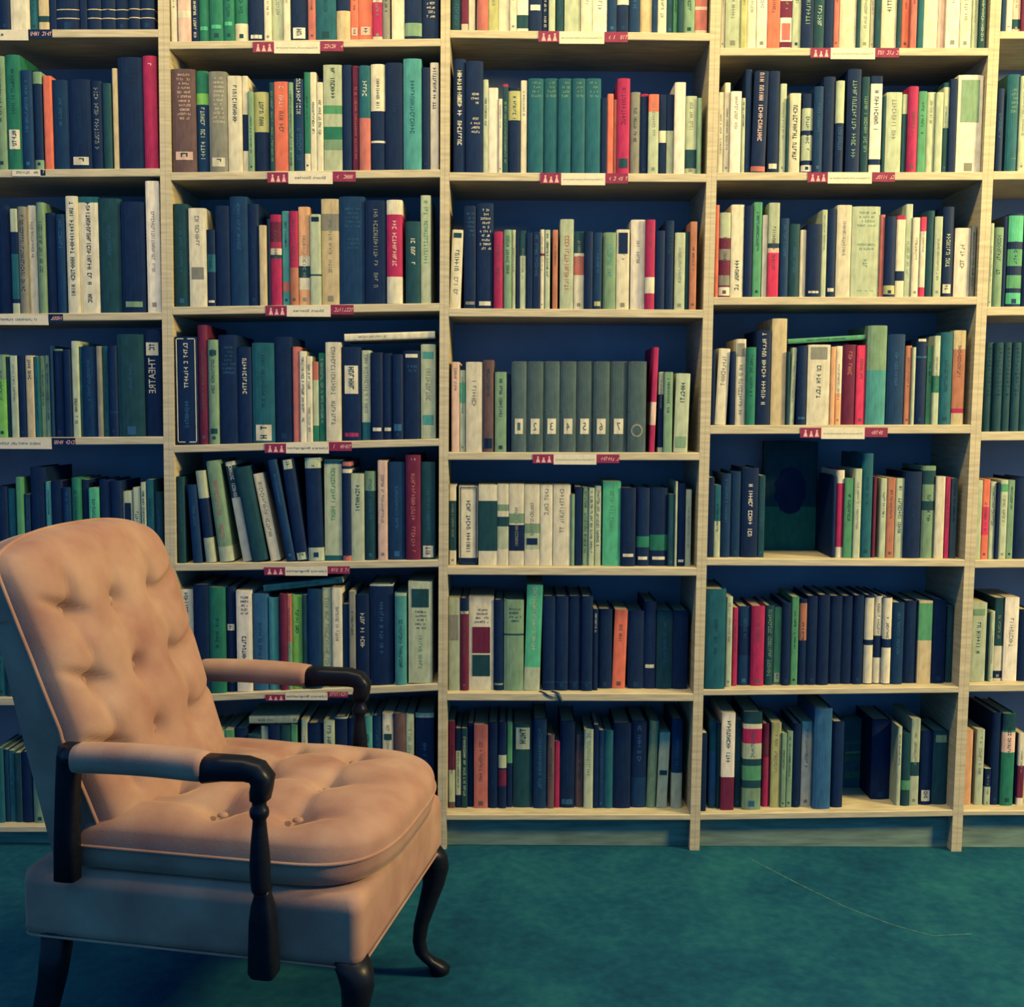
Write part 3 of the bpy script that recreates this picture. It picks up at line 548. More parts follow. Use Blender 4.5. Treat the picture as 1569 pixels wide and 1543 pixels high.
(0.4426,0.0149,1.7363,0.0274,0.1918,0.131,0,'S','P','b68-92K','broad pale green book with green-black band, second shelf, middle bookcase','books on the second shelf of the middle bookcase'),
(0.4623,0.0092,1.7363,0.0109,0.1859,0.1232,0,'S','Q','',None,None),
(-0.1463,0.016,1.403,0.0277,0.196,0.1301,0.0381,'S','C','x4-10K t18-55K t60-85E','broad cream book with green-black label near top, third shelf, middle bookcase','books on the third shelf of the middle bookcase'),
(-0.1081,0.0154,1.4024,0.0313,0.255,0.1614,0,'S','D','h6-30b x93-96E','tall broad black book with grey label near foot, third shelf, middle bookcase','books on the third shelf of the middle bookcase'),
(-0.0705,0.0128,1.4023,0.0409,0.2615,0.166,0,'S','D','h5-45C x93-97C','tall broad black book with cream lettering, third shelf, middle bookcase','books on the third shelf of the middle bookcase'),
(-0.0367,0.0069,1.4023,0.0234,0.1909,0.1288,0,'S','M','','crimson book, third shelf, middle bookcase','books on the third shelf of the middle bookcase'),
(-0.0135,0.0054,1.4023,0.0193,0.1953,0.1297,0,'S','Q','t5-60K',None,None),
(0.0017,0.0147,1.4022,0.0092,0.1968,0.132,0,'S','P','',None,None),
(0.0118,0.0134,1.4022,0.0083,0.1922,0.1248,0,'S','D','',None,None),
(0.0247,0.0115,1.4022,0.0147,0.1942,0.1278,0,'S','P','b0-32K',None,None),
(0.0413,0.0083,1.4022,0.0147,0.1893,0.1203,0,'S','D','',None,None),
(0.0585,0.0073,1.4022,0.017,0.1915,0.1239,0,'S','D','t5-60b',None,None),
(0.0735,0.0122,1.4021,0.0101,0.1977,0.1344,0,'S','C','b30-33V',None,None),
(0.0863,0.0108,1.4021,0.0129,0.1967,0.1352,0,'S','P','t5-60K',None,None),
(0.1057,0.0111,1.4021,0.0129,0.1968,0.1231,0,'S','o','',None,None),
(0.1351,0.0116,1.4021,0.0336,0.2232,0.1413,0,'S','P','t15-80S','broad pale green book, third shelf, middle bookcase','books on the third shelf of the middle bookcase'),
(0.1661,0.013,1.402,0.0249,0.1939,0.1329,0,'S','C','b0-28K b32-56S','cream book with green-black top, third shelf, middle bookcase','books on the third shelf of the middle bookcase'),
(0.1898,0.0063,1.402,0.0207,0.192,0.1287,0,'S','D','',None,None),
(0.2124,0.007,1.402,0.0216,0.19,0.1297,0,'S','B','x90-96Y',None,None),
(0.2428,0.0158,1.4019,0.0323,0.1916,0.1218,0,'S','Q','t15-60A','broad sage book, third shelf, middle bookcase','books on the third shelf of the middle bookcase'),
(0.2767,0.015,1.4019,0.0322,0.1993,0.1303,0,'S','C','x4-30D','broad cream book with black label near top, third shelf, middle bookcase','books on the third shelf of the middle bookcase'),
(0.3139,0.0145,1.4019,0.0355,0.2234,0.1436,0,'S','W','','broad white book, third shelf, middle bookcase','books on the third shelf of the middle bookcase'),
(0.3439,0.0045,1.4018,0.0234,0.2219,0.1514,0,'S','S','b0-100M b64-82C','crimson book with cream band, third shelf, middle bookcase','books on the third shelf of the middle bookcase'),
(0.369,0.0047,1.4018,0.023,0.1951,0.1266,0,'S','D','','black book right of crimson one, third shelf, middle bookcase','books on the third shelf of the middle bookcase'),
(0.3923,0.0073,1.4017,0.0211,0.2204,0.1479,0,'S','D','t5-40K','black book between black and pale green, third shelf, middle bookcase','books on the third shelf of the middle bookcase'),
(0.4193,0.0091,1.4017,0.0258,0.1915,0.1342,0,'S','P','','pale green book, third shelf, middle bookcase','books on the third shelf of the middle bookcase'),
(0.4385,0.0115,1.4017,0.0093,0.1943,0.1254,0,'S','K','',None,None),
(0.4521,0.0052,1.4017,0.0167,0.2181,0.1447,0,'S','o','',None,None),
(-0.1452,0.015,1.0407,0.0195,0.2283,0.1543,0,'S','p','','pale pink book, fourth shelf, middle bookcase','books on the fourth shelf of the middle bookcase'),
(-0.1272,0.017,1.0407,0.0149,0.2077,0.1402,0,'S','P','b15-40g',None,None),
(-0.0974,0.0111,1.0409,0.0414,0.2282,0.1472,0,'S','C','t20-50E','broad cream book with dark lettering, fourth shelf, middle bookcase','books on the fourth shelf of the middle bookcase'),
(-0.0612,0.0104,1.041,0.0283,0.2329,0.148,0,'S','N','x85-96D','broad brown book with black label near foot, fourth shelf, middle bookcase','books on the fourth shelf of the middle bookcase'),
(-0.0297,0.0072,1.0411,0.0288,0.2029,0.1316,0,'S','G','b0-100Q','broad sage book, fourth shelf, middle bookcase','books on the fourth shelf of the middle bookcase'),
(-0.009,0.0165,1.0411,0.0098,0.1986,0.1347,0,'S','D','',None,None),
(0.0167,0.0069,1.0412,0.038,0.2296,0.1494,0,'S','e','BOX1','broad charcoal book with small cream number square right of black one, fourth shelf, middle bookcase','books on the fourth shelf of the middle bookcase'),
(0.0577,0.007,1.0413,0.0413,0.2297,0.1455,0,'S','e','BOX2','broad charcoal book with small cream number square, eighth from left, fourth shelf, middle bookcase','books on the fourth shelf of the middle bookcase'),
(0.1001,0.0128,1.0415,0.0405,0.23,0.1551,0,'S','e','BOX3','broad charcoal book with small cream number square, ninth from left, fourth shelf, middle bookcase','books on the fourth shelf of the middle bookcase'),
(0.1419,0.0118,1.0416,0.0404,0.23,0.1529,0,'S','e','BOX4','broad charcoal book with small cream number square, ninth from right, fourth shelf, middle bookcase','books on the fourth shelf of the middle bookcase'),
(0.1839,0.0142,1.0417,0.0405,0.2301,0.1586,0,'S','e','BOX5','broad charcoal book with small cream number square, eighth from right, fourth shelf, middle bookcase','books on the fourth shelf of the middle bookcase'),
(0.2259,0.0096,1.0418,0.0413,0.23,0.1588,0,'S','e','BOX6','broad charcoal book with small cream number square, seventh from right, fourth shelf, middle bookcase','books on the fourth shelf of the middle bookcase'),
(0.2706,0.0153,1.042,0.0442,0.2303,0.1586,0,'S','e','BOX7','broad charcoal book with small cream number square, sixth from right, fourth shelf, middle bookcase','books on the fourth shelf of the middle bookcase'),
(0.3162,0.0069,1.0421,0.0459,0.23,0.1508,0,'S','e','BOX8','broad charcoal book with a ring mark, fourth shelf, middle bookcase','books on the fourth shelf of the middle bookcase'),
(0.3555,0.0086,1.0424,0.013,0.2655,0.1801,0.0281,'S','M','b52-74p',None,None),
(0.3776,0.0139,1.0423,0.013,0.2037,0.1313,0,'S','P','b28-94D',None,None),
(0.3957,0.007,1.0423,0.0214,0.2035,0.1314,0,'S','L','b0-100Q','sage book, fourth shelf, middle bookcase','books on the fourth shelf of the middle bookcase'),
(0.4287,0.0096,1.0429,0.0353,0.1997,0.1302,0.0233,'S','P','t8-40K x80-94Q','broad pale green book with dark lettering, fourth shelf, middle bookcase','books on the fourth shelf of the middle bookcase'),
(-0.153,0.0332,0.7472,0.0175,0.2084,0.1387,0,'S','C','b20-82K',None,None),
(-0.1125,0.0327,0.7472,0.0492,0.2054,0.143,0,'S','C','OUT t15-88K b91-100D','broad cream book with thin outline frame, fifth shelf, middle bookcase','books on the fifth shelf of the middle bookcase'),
(-0.062,0.025,0.7472,0.0476,0.2094,0.1406,0,'S','C','b20-82K','broad green-black book, fifth shelf, middle bookcase','books on the fifth shelf of the middle bookcase'),
(-0.0229,0.0263,0.7472,0.0288,0.2109,0.1441,0,'S','C','b25-33Q b40-52K b52-80P','broad cream book with sage band right of green-black one, fifth shelf, middle bookcase','books on the fifth shelf of the middle bookcase'),
(0.0122,0.0264,0.7472,0.0387,0.2111,0.1323,0,'S','C','b36-48Q b50-82D','broad cream book with sage band, fifth from left, fifth shelf, middle bookcase','books on the fifth shelf of the middle bookcase'),
(0.0523,0.0264,0.7472,0.0387,0.2098,0.1392,0,'S','C','b48-60Q b60-80P x66-74D','broad cream book with sage band, sixth from left, fifth shelf, middle bookcase','books on the fifth shelf of the middle bookcase'),
(0.0889,0.0267,0.7472,0.0316,0.209,0.1426,0,'S','C','t5-40E','broad cream book with dark lettering left of cream one, fifth shelf, middle bookcase','books on the fifth shelf of the middle bookcase'),
(0.1287,0.0267,0.7472,0.0443,0.2092,0.1314,0,'S','C','t5-60E','broad cream book with dark lettering left of sage one, fifth shelf, middle bookcase','books on the fifth shelf of the middle bookcase'),
(0.1566,0.0243,0.7472,0.0094,0.1859,0.116,0,'S','Q','',None,None),
(0.1713,0.0288,0.7472,0.0179,0.2045,0.1388,0,'S','D','',None,None),
(0.1902,0.0316,0.7472,0.0146,0.2021,0.1397,0,'S','Q','t5-85K',None,None),
(0.2053,0.0285,0.7472,0.0142,0.2024,0.1269,0,'S','P','t5-85K',None,None),
(0.2223,0.032,0.7472,0.0165,0.2069,0.1387,0,'S','P','t5-80K',None,None),
(0.2573,0.0288,0.7472,0.0458,0.2191,0.1389,0,'S','g','t8-60G','broad bright green book, fifth shelf, middle bookcase','books on the fifth shelf of the middle bookcase'),
(0.3002,0.0241,0.7472,0.0377,0.2031,0.138,0,'S','D','x84-88C','broad black book with cream label near foot, fifth shelf, middle bookcase','books on the fifth shelf of the middle bookcase'),
(0.3388,0.0311,0.7472,0.0331,0.2028,0.1362,0,'S','D','b62-76F x88-92C','broad black book with dark green band left of black one, fifth shelf, middle bookcase','books on the fifth shelf of the middle bookcase'),
(0.38,0.0326,0.7472,0.0452,0.2028,0.1298,0,'S','D','b60-80F x88-92C','broad black book with dark green band left of green-black one, fifth shelf, middle bookcase','books on the fifth shelf of the middle bookcase'),
(0.4114,0.0254,0.7472,0.0164,0.187,0.1189,0,'S','K','',None,None),
(0.4229,0.0223,0.7472,0.0053,0.2202,0.1496,0,'S','P','',None,None),
(0.4371,0.0282,0.7472,0.0193,0.2152,0.1424,0,'S','D','x92-95C',None,None),
(0.4556,0.0285,0.7472,0.0142,0.1987,0.1354,0,'S','P','',None,None),
(-0.1484,0.0247,0.4177,0.0294,0.2439,0.1637,0,'S','P','x18-45E','broad pale green book with grey label midway, sixth shelf, middle bookcase','books on the sixth shelf of the middle bookcase'),
(-0.1223,0.0241,0.4177,0.0209,0.2441,0.1668,0,'S','V','b0-14D b14-17P','maroon book with black top, sixth shelf, middle bookcase','books on the sixth shelf of the middle bookcase'),
(-0.0786,0.0316,0.4178,0.0643,0.2454,0.1668,0,'S','C','h12-28D x32-60V x62-85K','tall broad cream book with dark lettering, sixth shelf, middle bookcase','books on the sixth shelf of the middle bookcase'),
(-0.0325,0.0281,0.4179,0.0238,0.2389,0.163,0,'S','D','b92-94Q','black book with sage band, sixth shelf, middle bookcase','books on the sixth shelf of the middle bookcase'),
(0.0064,0.0259,0.418,0.0512,0.2394,0.1642,0,'S','Q','h8-24K b37-39K','broad sage book with dark lettering, sixth shelf, middle bookcase','books on the sixth shelf of the middle bookcase'),
(0.0536,0.0264,0.4186,0.0408,0.2786,0.1912,0.0269,'S','g','b78-100P t3-65P','tall broad bright green book with pale green foot, sixth shelf, middle bookcase','books on the sixth shelf of the middle bookcase'),
(0.0978,0.0287,0.4181,0.0316,0.2488,0.1665,0,'S','D','b90-92B','tall broad black book with navy band right of bright green one, sixth shelf, middle bookcase','books on the sixth shelf of the middle bookcase'),
(0.1315,0.0285,0.4181,0.0328,0.2489,0.1647,0,'S','D','b90-92B','tall broad black book with navy band, eighth from left, sixth shelf, middle bookcase','books on the sixth shelf of the middle bookcase'),
(0.1654,0.031,0.4182,0.0319,0.2486,0.1674,0,'S','D','b90-92B','tall broad black book with navy band, ninth from left, sixth shelf, middle bookcase','books on the sixth shelf of the middle bookcase'),
(0.1969,0.0249,0.4182,0.029,0.2497,0.1697,0,'S','D','b90-92B','tall broad black book with navy band, eighth from right, sixth shelf, middle bookcase','books on the sixth shelf of the middle bookcase'),
(0.2195,0.0299,0.4183,0.0119,0.2153,0.1408,0,'S','D','t5-30P',None,None),
(0.2464,0.052,0.4183,0.0364,0.2114,0.1382,0,'S','D','','broad black book left of coral red one, sixth shelf, middle bookcase','books on the sixth shelf of the middle bookcase'),
(0.2826,0.052,0.4188,0.0335,0.2089,0.1322,0.0272,'S','R','','broad coral red book, sixth shelf, middle bookcase','books on the sixth shelf of the middle bookcase'),
(0.3268,0.052,0.4184,0.0413,0.2068,0.1403,0,'S','D','','broad black book right of coral red one, sixth shelf, middle bookcase','books on the sixth shelf of the middle bookcase'),
(0.3638,0.052,0.4185,0.0317,0.2311,0.1604,0,'S','D','x72-76C','broad black book with cream label near foot, sixth shelf, middle bookcase','books on the sixth shelf of the middle bookcase'),
(0.4021,0.05,0.4186,0.0418,0.2074,0.1349,0,'S','K','','broad green-black book, sixth shelf, middle bookcase','books on the sixth shelf of the middle bookcase'),
(0.4436,0.048,0.4186,0.0389,0.2078,0.1319,0,'S','D','','broad black book at right end, sixth shelf, middle bookcase','books on the sixth shelf of the middle bookcase'),
(-0.1565,0.0485,0.0937,0.0164,0.2351,0.1517,0,'S','N','b0-56V b56-93P',None,None),
(-0.1392,0.0511,0.0938,0.0145,0.2146,0.1364,0,'S','D','b28-84P',None,None),
(-0.1229,0.0495,0.0938,0.016,0.2151,0.1461,0,'S','K','t10-85P',None,None),
(-0.1065,0.0576,0.0939,0.0146,0.2276,0.1472,0,'S','D','',None,None),
(-0.0792,0.0467,0.0941,0.0363,0.2258,0.1498,0,'S','R','b0-100S','broad dusty red book, bottom shelf, middle bookcase','books on the bottom shelf of the middle bookcase'),
(-0.0469,0.0497,0.0942,0.0257,0.2323,0.1584,0,'S','D','','black book right of dusty red one, bottom shelf, middle bookcase','books on the bottom shelf of the middle bookcase'),
(-0.0222,0.0474,0.0943,0.0208,0.233,0.1534,0,'S','D','b38-53P b55-74V','black book with pale green band, bottom shelf, middle bookcase','books on the bottom shelf of the middle bookcase'),
(-0.0033,0.0538,0.0944,0.0141,0.2311,0.1487,0,'S','G','b48-100D',None,None),
(0.0317,0.0553,0.0946,0.051,0.2258,0.1552,0,'S','K','x4-30P','broad green-black book with pale green label near top, bottom shelf, middle bookcase','books on the bottom shelf of the middle bookcase'),
(0.077,0.0482,0.0948,0.0353,0.2411,0.1658,0,'S','B','t10-80b','broad navy book, bottom shelf, middle bookcase','books on the bottom shelf of the middle bookcase'),
(0.1061,0.0467,0.0949,0.0184,0.1986,0.1286,0,'S','N','',None,None),
(0.1229,0.0515,0.095,0.0126,0.1799,0.1195,0,'S','M','',None,None),
(0.1499,0.053,0.0951,0.0393,0.2338,0.1616,0,'S','D','x90-96b','broad black book with blue label near foot, bottom shelf, middle bookcase','books on the bottom shelf of the middle bookcase'),
(0.1825,0.0569,0.0953,0.0219,0.1981,0.1304,0,'S','N','','brown book right of black one, bottom shelf, middle bookcase','books on the bottom shelf of the middle bookcase'),
(0.2059,0.0464,0.0954,0.0237,0.2135,0.1365,0,'S','P','t5-60Q','pale green book right of brown one, bottom shelf, middle bookcase','books on the bottom shelf of the middle bookcase'),
(0.2257,0.0473,0.0954,0.0131,0.2256,0.1417,0,'S','D','',None,None),
(0.2397,0.0482,0.0955,0.0126,0.2105,0.1461,0,'S','B','',None,None),
(0.2586,0.0486,0.0956,0.0233,0.2104,0.1437,0,'S','T','','dark teal book, bottom shelf, middle bookcase','books on the bottom shelf of the middle bookcase'),
(0.2945,0.0488,0.0958,0.046,0.2301,0.15,0,'S','D','','broad black book, bottom shelf, middle bookcase','books on the bottom shelf of the middle bookcase'),
(0.3397,0.0546,0.096,0.0394,0.2334,0.1545,0,'S','D','b65-100B t5-50b','broad black book with navy foot, bottom shelf, middle bookcase','books on the bottom shelf of the middle bookcase'),
(0.3725,0.0531,0.0965,0.0238,0.2347,0.1551,0.0283,'S','Q','t10-80E','sage book with dark lettering, bottom shelf, middle bookcase','books on the bottom shelf of the middle bookcase'),
(0.4008,0.0487,0.0967,0.0271,0.2043,0.1312,0.0324,'S','P','x50-56K','broad pale green book with green-black label midway, bottom shelf, middle bookcase','books on the bottom shelf of the middle bookcase'),
(0.4397,0.0482,0.0965,0.0281,0.2401,0.1663,0,'S','B','b60-100P','broad navy book with pale green foot, bottom shelf, middle bookcase','books on the bottom shelf of the middle bookcase'),
(0.5159,0.0119,2.0402,0.0101,0.2182,0.1437,0,'S','C','',None,None),
(0.5397,0.0069,2.0404,0.0363,0.2298,0.1512,0,'S','P','','broad pale green book, top shelf, fourth bookcase','books on the top shelf of the fourth bookcase'),
(0.5662,0.0041,2.0405,0.015,0.2106,0.1463,0,'S','Y','',None,None),
(0.5866,0.0097,2.0406,0.0226,0.2309,0.1538,0,'S','C','',None,None),
(0.6115,0.0085,2.0407,0.0254,0.2259,0.1548,0,'S','W','',None,None),
(0.6421,0.0136,2.0409,0.0307,0.2234,0.1443,0,'S','R','',None,None),
(0.6723,0.0126,2.041,0.0283,0.223,0.1518,0,'S','W','b48-66V b92-98V x72-90S',None,None),
(0.6979,0.0113,2.0411,0.0209,0.2089,0.1365,0,'S','L','b0-100P',None,None),
(0.7236,0.0059,2.0412,0.0293,0.2294,0.1581,0,'S','D','t50-82Q',None,None),
(0.752,0.0059,2.0413,0.0249,0.2339,0.1478,0,'S','K','t20-80P',None,None),
(0.7773,0.0079,2.0414,0.0217,0.2166,0.1482,0,'S','D','',None,None),
(0.7954,0.0071,2.0415,0.0127,0.2254,0.1441,0,'S','S','',None,None),
(0.8255,0.0144,2.0417,0.041,0.2373,0.1573,0,'S','C','','broad cream book right of dusty red one, top shelf, fourth bookcase','books on the top shelf of the fourth bookcase'),
(0.8509,0.0102,2.0417,0.0085,0.2039,0.135,0,'S','K','',None,None),
(0.8674,0.0116,2.0418,0.0226,0.2181,0.1385,0,'S','P','',None,None),
(0.886,0.0159,2.0419,0.0095,0.2107,0.1444,0,'S','C','',None,None),
(0.8985,0.0072,2.0419,0.0142,0.2163,0.1398,0,'S','K','',None,None),
(0.9257,0.0104,2.0421,0.0373,0.2312,0.1496,0,'S','C','t20-65K','broad cream book with dark lettering, top shelf, fourth bookcase','books on the top shelf of the fourth bookcase'),
(0.95,0.0058,2.0422,0.01,0.2158,0.1356,0,'S','K','',None,None),
(0.9674,0.0132,2.0423,0.0185,0.2278,0.1472,0,'S','R','',None,None),
(0.9847,0.004,2.0423,0.0151,0.2196,0.1444,0,'S','S','',None,None),
(1.0052,0.0139,2.0424,0.0151,0.2099,0.142,0,'S','T','',None,None),
(1.0302,0.0142,2.0426,0.0335,0.2327,0.1513,0,'S','C','',None,None),
(1.0561,0.0139,2.0426,0.0163,0.228,0.1535,0,'S','p','',None,None),
(1.0813,0.005,2.0428,0.0331,0.2336,0.1478,0,'S','W','',None,None),
(1.1139,0.0072,2.0429,0.0273,0.2209,0.1441,0,'S','C','',None,None),
(1.1388,0.0126,2.043,0.015,0.2184,0.1436,0,'S','P','',None,None),
(1.1544,0.0052,2.0431,0.015,0.2336,0.1617,0,'S','K','t30-95P',None,None),
(0.5165,0.014,1.7398,0.014,0.1975,0.1276,0,'S','C','',None,None),
(0.5309,0.0118,1.7399,0.0137,0.22,0.1504,0,'S','C','',None,None),
(0.5515,0.0041,1.7401,0.0263,0.197,0.1235,0,'S','W','','white book, second shelf, fourth bookcase','books on the second shelf of the fourth bookcase'),
(0.5711,0.0085,1.7401,0.0086,0.182,0.1144,0,'S','P','t5-40K',None,None),
(0.5834,0.0125,1.7402,0.0148,0.2524,0.1601,0,'S','D','',None,None),
(0.6093,0.0068,1.7408,0.0345,0.2459,0.1651,0.0198,'S','D','t2-72p b94-99S','tall broad black book with pale pink lettering, second shelf, fourth bookcase','books on the second shelf of the fourth bookcase'),
(0.6463,0.0108,1.7406,0.0274,0.2472,0.1665,0,'S','D','x91-96C','tall broad black book with cream label near foot, second shelf, fourth bookcase','books on the second shelf of the fourth bookcase'),
(0.6699,0.0095,1.7407,0.0152,0.2168,0.138,0,'S','P','',None,None),
(0.6809,0.0041,1.7407,0.0057,0.1807,0.1177,0,'S','K','',None,None),
(0.7013,0.0159,1.7409,0.0272,0.1954,0.1344,0,'S','C','t15-85K','broad cream book with dark lettering, second shelf, fourth bookcase','books on the second shelf of the fourth bookcase'),
(0.732,0.0136,1.7411,0.0257,0.1924,0.1285,0,'S','D','b18-46P b52-84P b90-98W','pale green book with white foot, second shelf, fourth bookcase','books on the second shelf of the fourth bookcase'),
(0.7568,0.0065,1.7412,0.0227,0.2089,0.1313,0,'S','B','','navy book, second shelf, fourth bookcase','books on the second shelf of the fourth bookcase'),
(0.7841,0.0114,1.7414,0.0285,0.2333,0.1496,0,'S','D','','broad black book, second shelf, fourth bookcase','books on the second shelf of the fourth bookcase'),
(0.8103,0.0075,1.7415,0.02,0.2229,0.1416,0,'S','D','b0-46P t50-80b','black book with pale green top, second shelf, fourth bookcase','books on the second shelf of the fourth bookcase'),
(0.8447,0.0085,1.7418,0.0337,0.2508,0.1595,0,'S','D','t8-90Q','tall broad black book with sage lettering, second shelf, fourth bookcase','books on the second shelf of the fourth bookcase'),
(0.8746,0.0105,1.7419,0.02,0.2329,0.1522,0,'S','K','t20-80Q','green-black book with sage lettering, second shelf, fourth bookcase','books on the second shelf of the fourth bookcase'),
(0.9,0.0076,1.7421,0.028,0.2343,0.1478,0,'S','W','b0-8D t15-60K b86-92D','broad white book with black top, second shelf, fourth bookcase','books on the second shelf of the fourth bookcase'),
(0.9207,0.008,1.7421,0.0071,0.186,0.1295,0,'S','K','',None,None),
(0.9449,0.0087,1.7424,0.0385,0.1954,0.1278,0,'S','P','t5-60E','broad pale green book with dark lettering, second shelf, fourth bookcase','books on the second shelf of the fourth bookcase'),
(0.9727,0.012,1.7425,0.0126,0.1916,0.1267,0,'S','K','b0-25P',None,None),
(0.9918,0.0071,1.7426,0.0244,0.2087,0.1401,0,'S','M','','crimson book, second shelf, fourth bookcase','books on the second shelf of the fourth bookcase'),
(1.0153,0.0064,1.7427,0.0195,0.197,0.1343,0,'S','L','b0-100G',None,None),
(1.0385,0.0128,1.7429,0.0202,0.1964,0.1347,0,'S','P','',None,None),
(1.0579,0.008,1.743,0.0173,0.195,0.1269,0,'S','P','',None,None),
(1.0767,0.0153,1.7431,0.0144,0.2202,0.1426,0,'S','K','b5-50P',None,None),
(1.0931,0.0108,1.7432,0.0172,0.2281,0.1491,0,'S','D','',None,None),
(1.135,0.0127,1.7435,0.0622,0.2378,0.1492,0,'S','W','x5-48Q','broad white book with sage label midway, second shelf, fourth bookcase','books on the second shelf of the fourth bookcase'),
(0.5116,0.0088,1.4335,0.0088,0.2279,0.1539,0,'S','R','',None,None),
(0.5322,0.0124,1.4336,0.0274,0.2097,0.1438,0,'S','V','b0-30P b43-56E b74-86E b88-98W','broad maroon book with pale green top, third shelf, fourth bookcase','books on the third shelf of the fourth bookcase'),
(0.5639,0.0158,1.4338,0.0317,0.23,0.147,0,'S','C','t60-95K','broad cream book with dark lettering, third shelf, fourth bookcase','books on the third shelf of the fourth bookcase'),
(0.5919,0.0135,1.434,0.0211,0.2263,0.1564,0,'S','D','','black book, third shelf, fourth bookcase','books on the third shelf of the fourth bookcase'),
(0.6137,0.0119,1.4341,0.0206,0.2353,0.1574,0,'S','g','b0-100G','green book, third shelf, fourth bookcase','books on the third shelf of the fourth bookcase'),
(0.6326,0.0113,1.4342,0.0132,0.2037,0.1296,0,'S','C','',None,None),
(0.6531,0.0042,1.4344,0.0265,0.2325,0.1468,0,'S','m','b0-43P b43-48K b48-53p','pinkish red book with pale green top, third shelf, fourth bookcase','books on the third shelf of the fourth bookcase'),
(0.6805,0.008,1.4345,0.0216,0.1946,0.1243,0,'S','B','','navy book, third shelf, fourth bookcase','books on the third shelf of the fourth bookcase'),
(0.7058,0.0081,1.4347,0.0255,0.1804,0.1203,0,'S','K','','green-black book right of navy one, third shelf, fourth bookcase','books on the third shelf of the fourth bookcase'),
(0.7289,0.0118,1.4348,0.0153,0.1669,0.1133,0,'S','C','',None,None),
(0.7549,0.0053,1.435,0.0354,0.1799,0.116,0,'S','D','x92-95C','broad black book with cream label near foot, third shelf, fourth bookcase','books on the third shelf of the fourth bookcase'),
(0.7803,0.0085,1.4351,0.013,0.2157,0.1492,0,'S','P','',None,None),
(0.7994,0.0101,1.4352,0.0216,0.2183,0.1419,0,'S','D','x90-94C','black book with cream label near foot, third shelf, fourth bookcase','books on the third shelf of the fourth bookcase'),
(0.8311,0.0135,1.4354,0.0365,0.2282,0.1501,0,'S','C','','broad cream book, third shelf, fourth bookcase','books on the third shelf of the fourth bookcase'),
(0.8859,0.0139,1.4358,0.0697,0.2245,0.1421,0,'S','P','h5-25Q h40-52Q t58-72Q h92-94Q','broad pale green book, third shelf, fourth bookcase','books on the third shelf of the fourth bookcase'),
(0.9271,0.0113,1.4359,0.0111,0.2042,0.1423,0,'S','o','b0-100S',None,None),
(0.9462,0.0059,1.4361,0.026,0.1985,0.1252,0,'S','D','b86-97Y','black book with olive foot, third shelf, fourth bookcase','books on the third shelf of the fourth bookcase'),
(0.9739,0.0132,1.4362,0.0216,0.2021,0.1398,0,'S','C','b0-5M b68-80D','cream book with crimson top, third shelf, fourth bookcase','books on the third shelf of the fourth bookcase'),
(0.9941,0.0148,1.4363,0.0168,0.2306,0.1529,0,'S','P','t40-80Q',None,None),
(1.0121,0.0106,1.4364,0.018,0.1969,0.1309,0,'S','C','',None,None),
(1.0286,0.0082,1.4365,0.0137,0.1979,0.1316,0,'S','C','b0-18m b88-100m',None,None),
(1.0465,0.01,1.4366,0.0191,0.2132,0.1369,0,'S','K','',None,None),
(1.0659,0.0057,1.4368,0.0186,0.1983,0.1374,0,'S','P','',None,None),
(1.092,0.0126,1.4369,0.0274,0.223,0.155,0,'S','D','t30-70P x86-96C','broad black book with pale green lettering, third shelf, fourth bookcase','books on the third shelf of the fourth bookcase'),
(1.131,0.0158,1.4372,0.0391,0.1716,0.1184,0,'S','W','t20-60E','short broad white book with dark lettering, third shelf, fourth bookcase','books on the third shelf of the fourth bookcase'),
(1.1562,0.0102,1.4373,0.0102,0.1778,0.1189,0,'S','E','t10-90K',None,None),
(0.5091,0.0075,1.1122,0.0084,0.1905,0.12,0,'S','D','',None,None),
(0.5301,0.0159,1.113,0.0286,0.1931,0.1256,0.0405,'S','C','t10-50E','broad cream book with dark lettering, fourth shelf, fourth bookcase','books on the fourth shelf of the fourth bookcase'),
(0.5587,0.0095,1.1125,0.0111,0.1857,0.1237,0,'S','D','',None,None),
(0.5798,0.0168,1.1127,0.0248,0.2173,0.1382,0,'S','C','x5-20E t30-90E','cream book with grey label near top, fourth shelf, fourth bookcase','books on the fourth shelf of the fourth bookcase'),
(0.6046,0.0089,1.1129,0.0233,0.1961,0.1297,0,'S','F','','dark green book, fourth shelf, fourth bookcase','books on the fourth shelf of the fourth bookcase'),
(0.6363,0.0129,1.1132,0.0373,0.2385,0.1536,0,'S','D','t3-82C','broad black book with cream lettering, fourth shelf, fourth bookcase','books on the fourth shelf of the fourth bookcase'),
(0.676,0.016,1.1134,0.0373,0.2683,0.1782,0,'S','U','','tall broad tan book, fourth shelf, fourth bookcase','books on the fourth shelf of the fourth bookcase'),
(0.6998,0.0082,1.1135,0.0068,0.1853,0.1196,0,'S','K','',None,None),
(0.7105,0.0126,1.1137,0.0123,0.1951,0.131,0.02,'S','P','',None,None),
(0.7337,0.0069,1.1138,0.0238,0.1995,0.1243,0,'S','D','x90-93b','black book with blue label near foot, fourth shelf, fourth bookcase','books on the fourth shelf of the fourth bookcase'),
(0.7754,0.0064,1.1142,0.0562,0.2018,0.1359,0,'S','C','x3-18E t26-70K','broad cream book with grey label near top, fourth shelf, fourth bookcase','books on the fourth shelf of the fourth bookcase'),
(0.8117,0.0082,1.1143,0.0121,0.197,0.1244,0,'S','R','b0-100O',None,None),
(0.8292,0.0178,1.1144,0.0156,0.199,0.1387,0,'S','C','b60-100O',None,None),
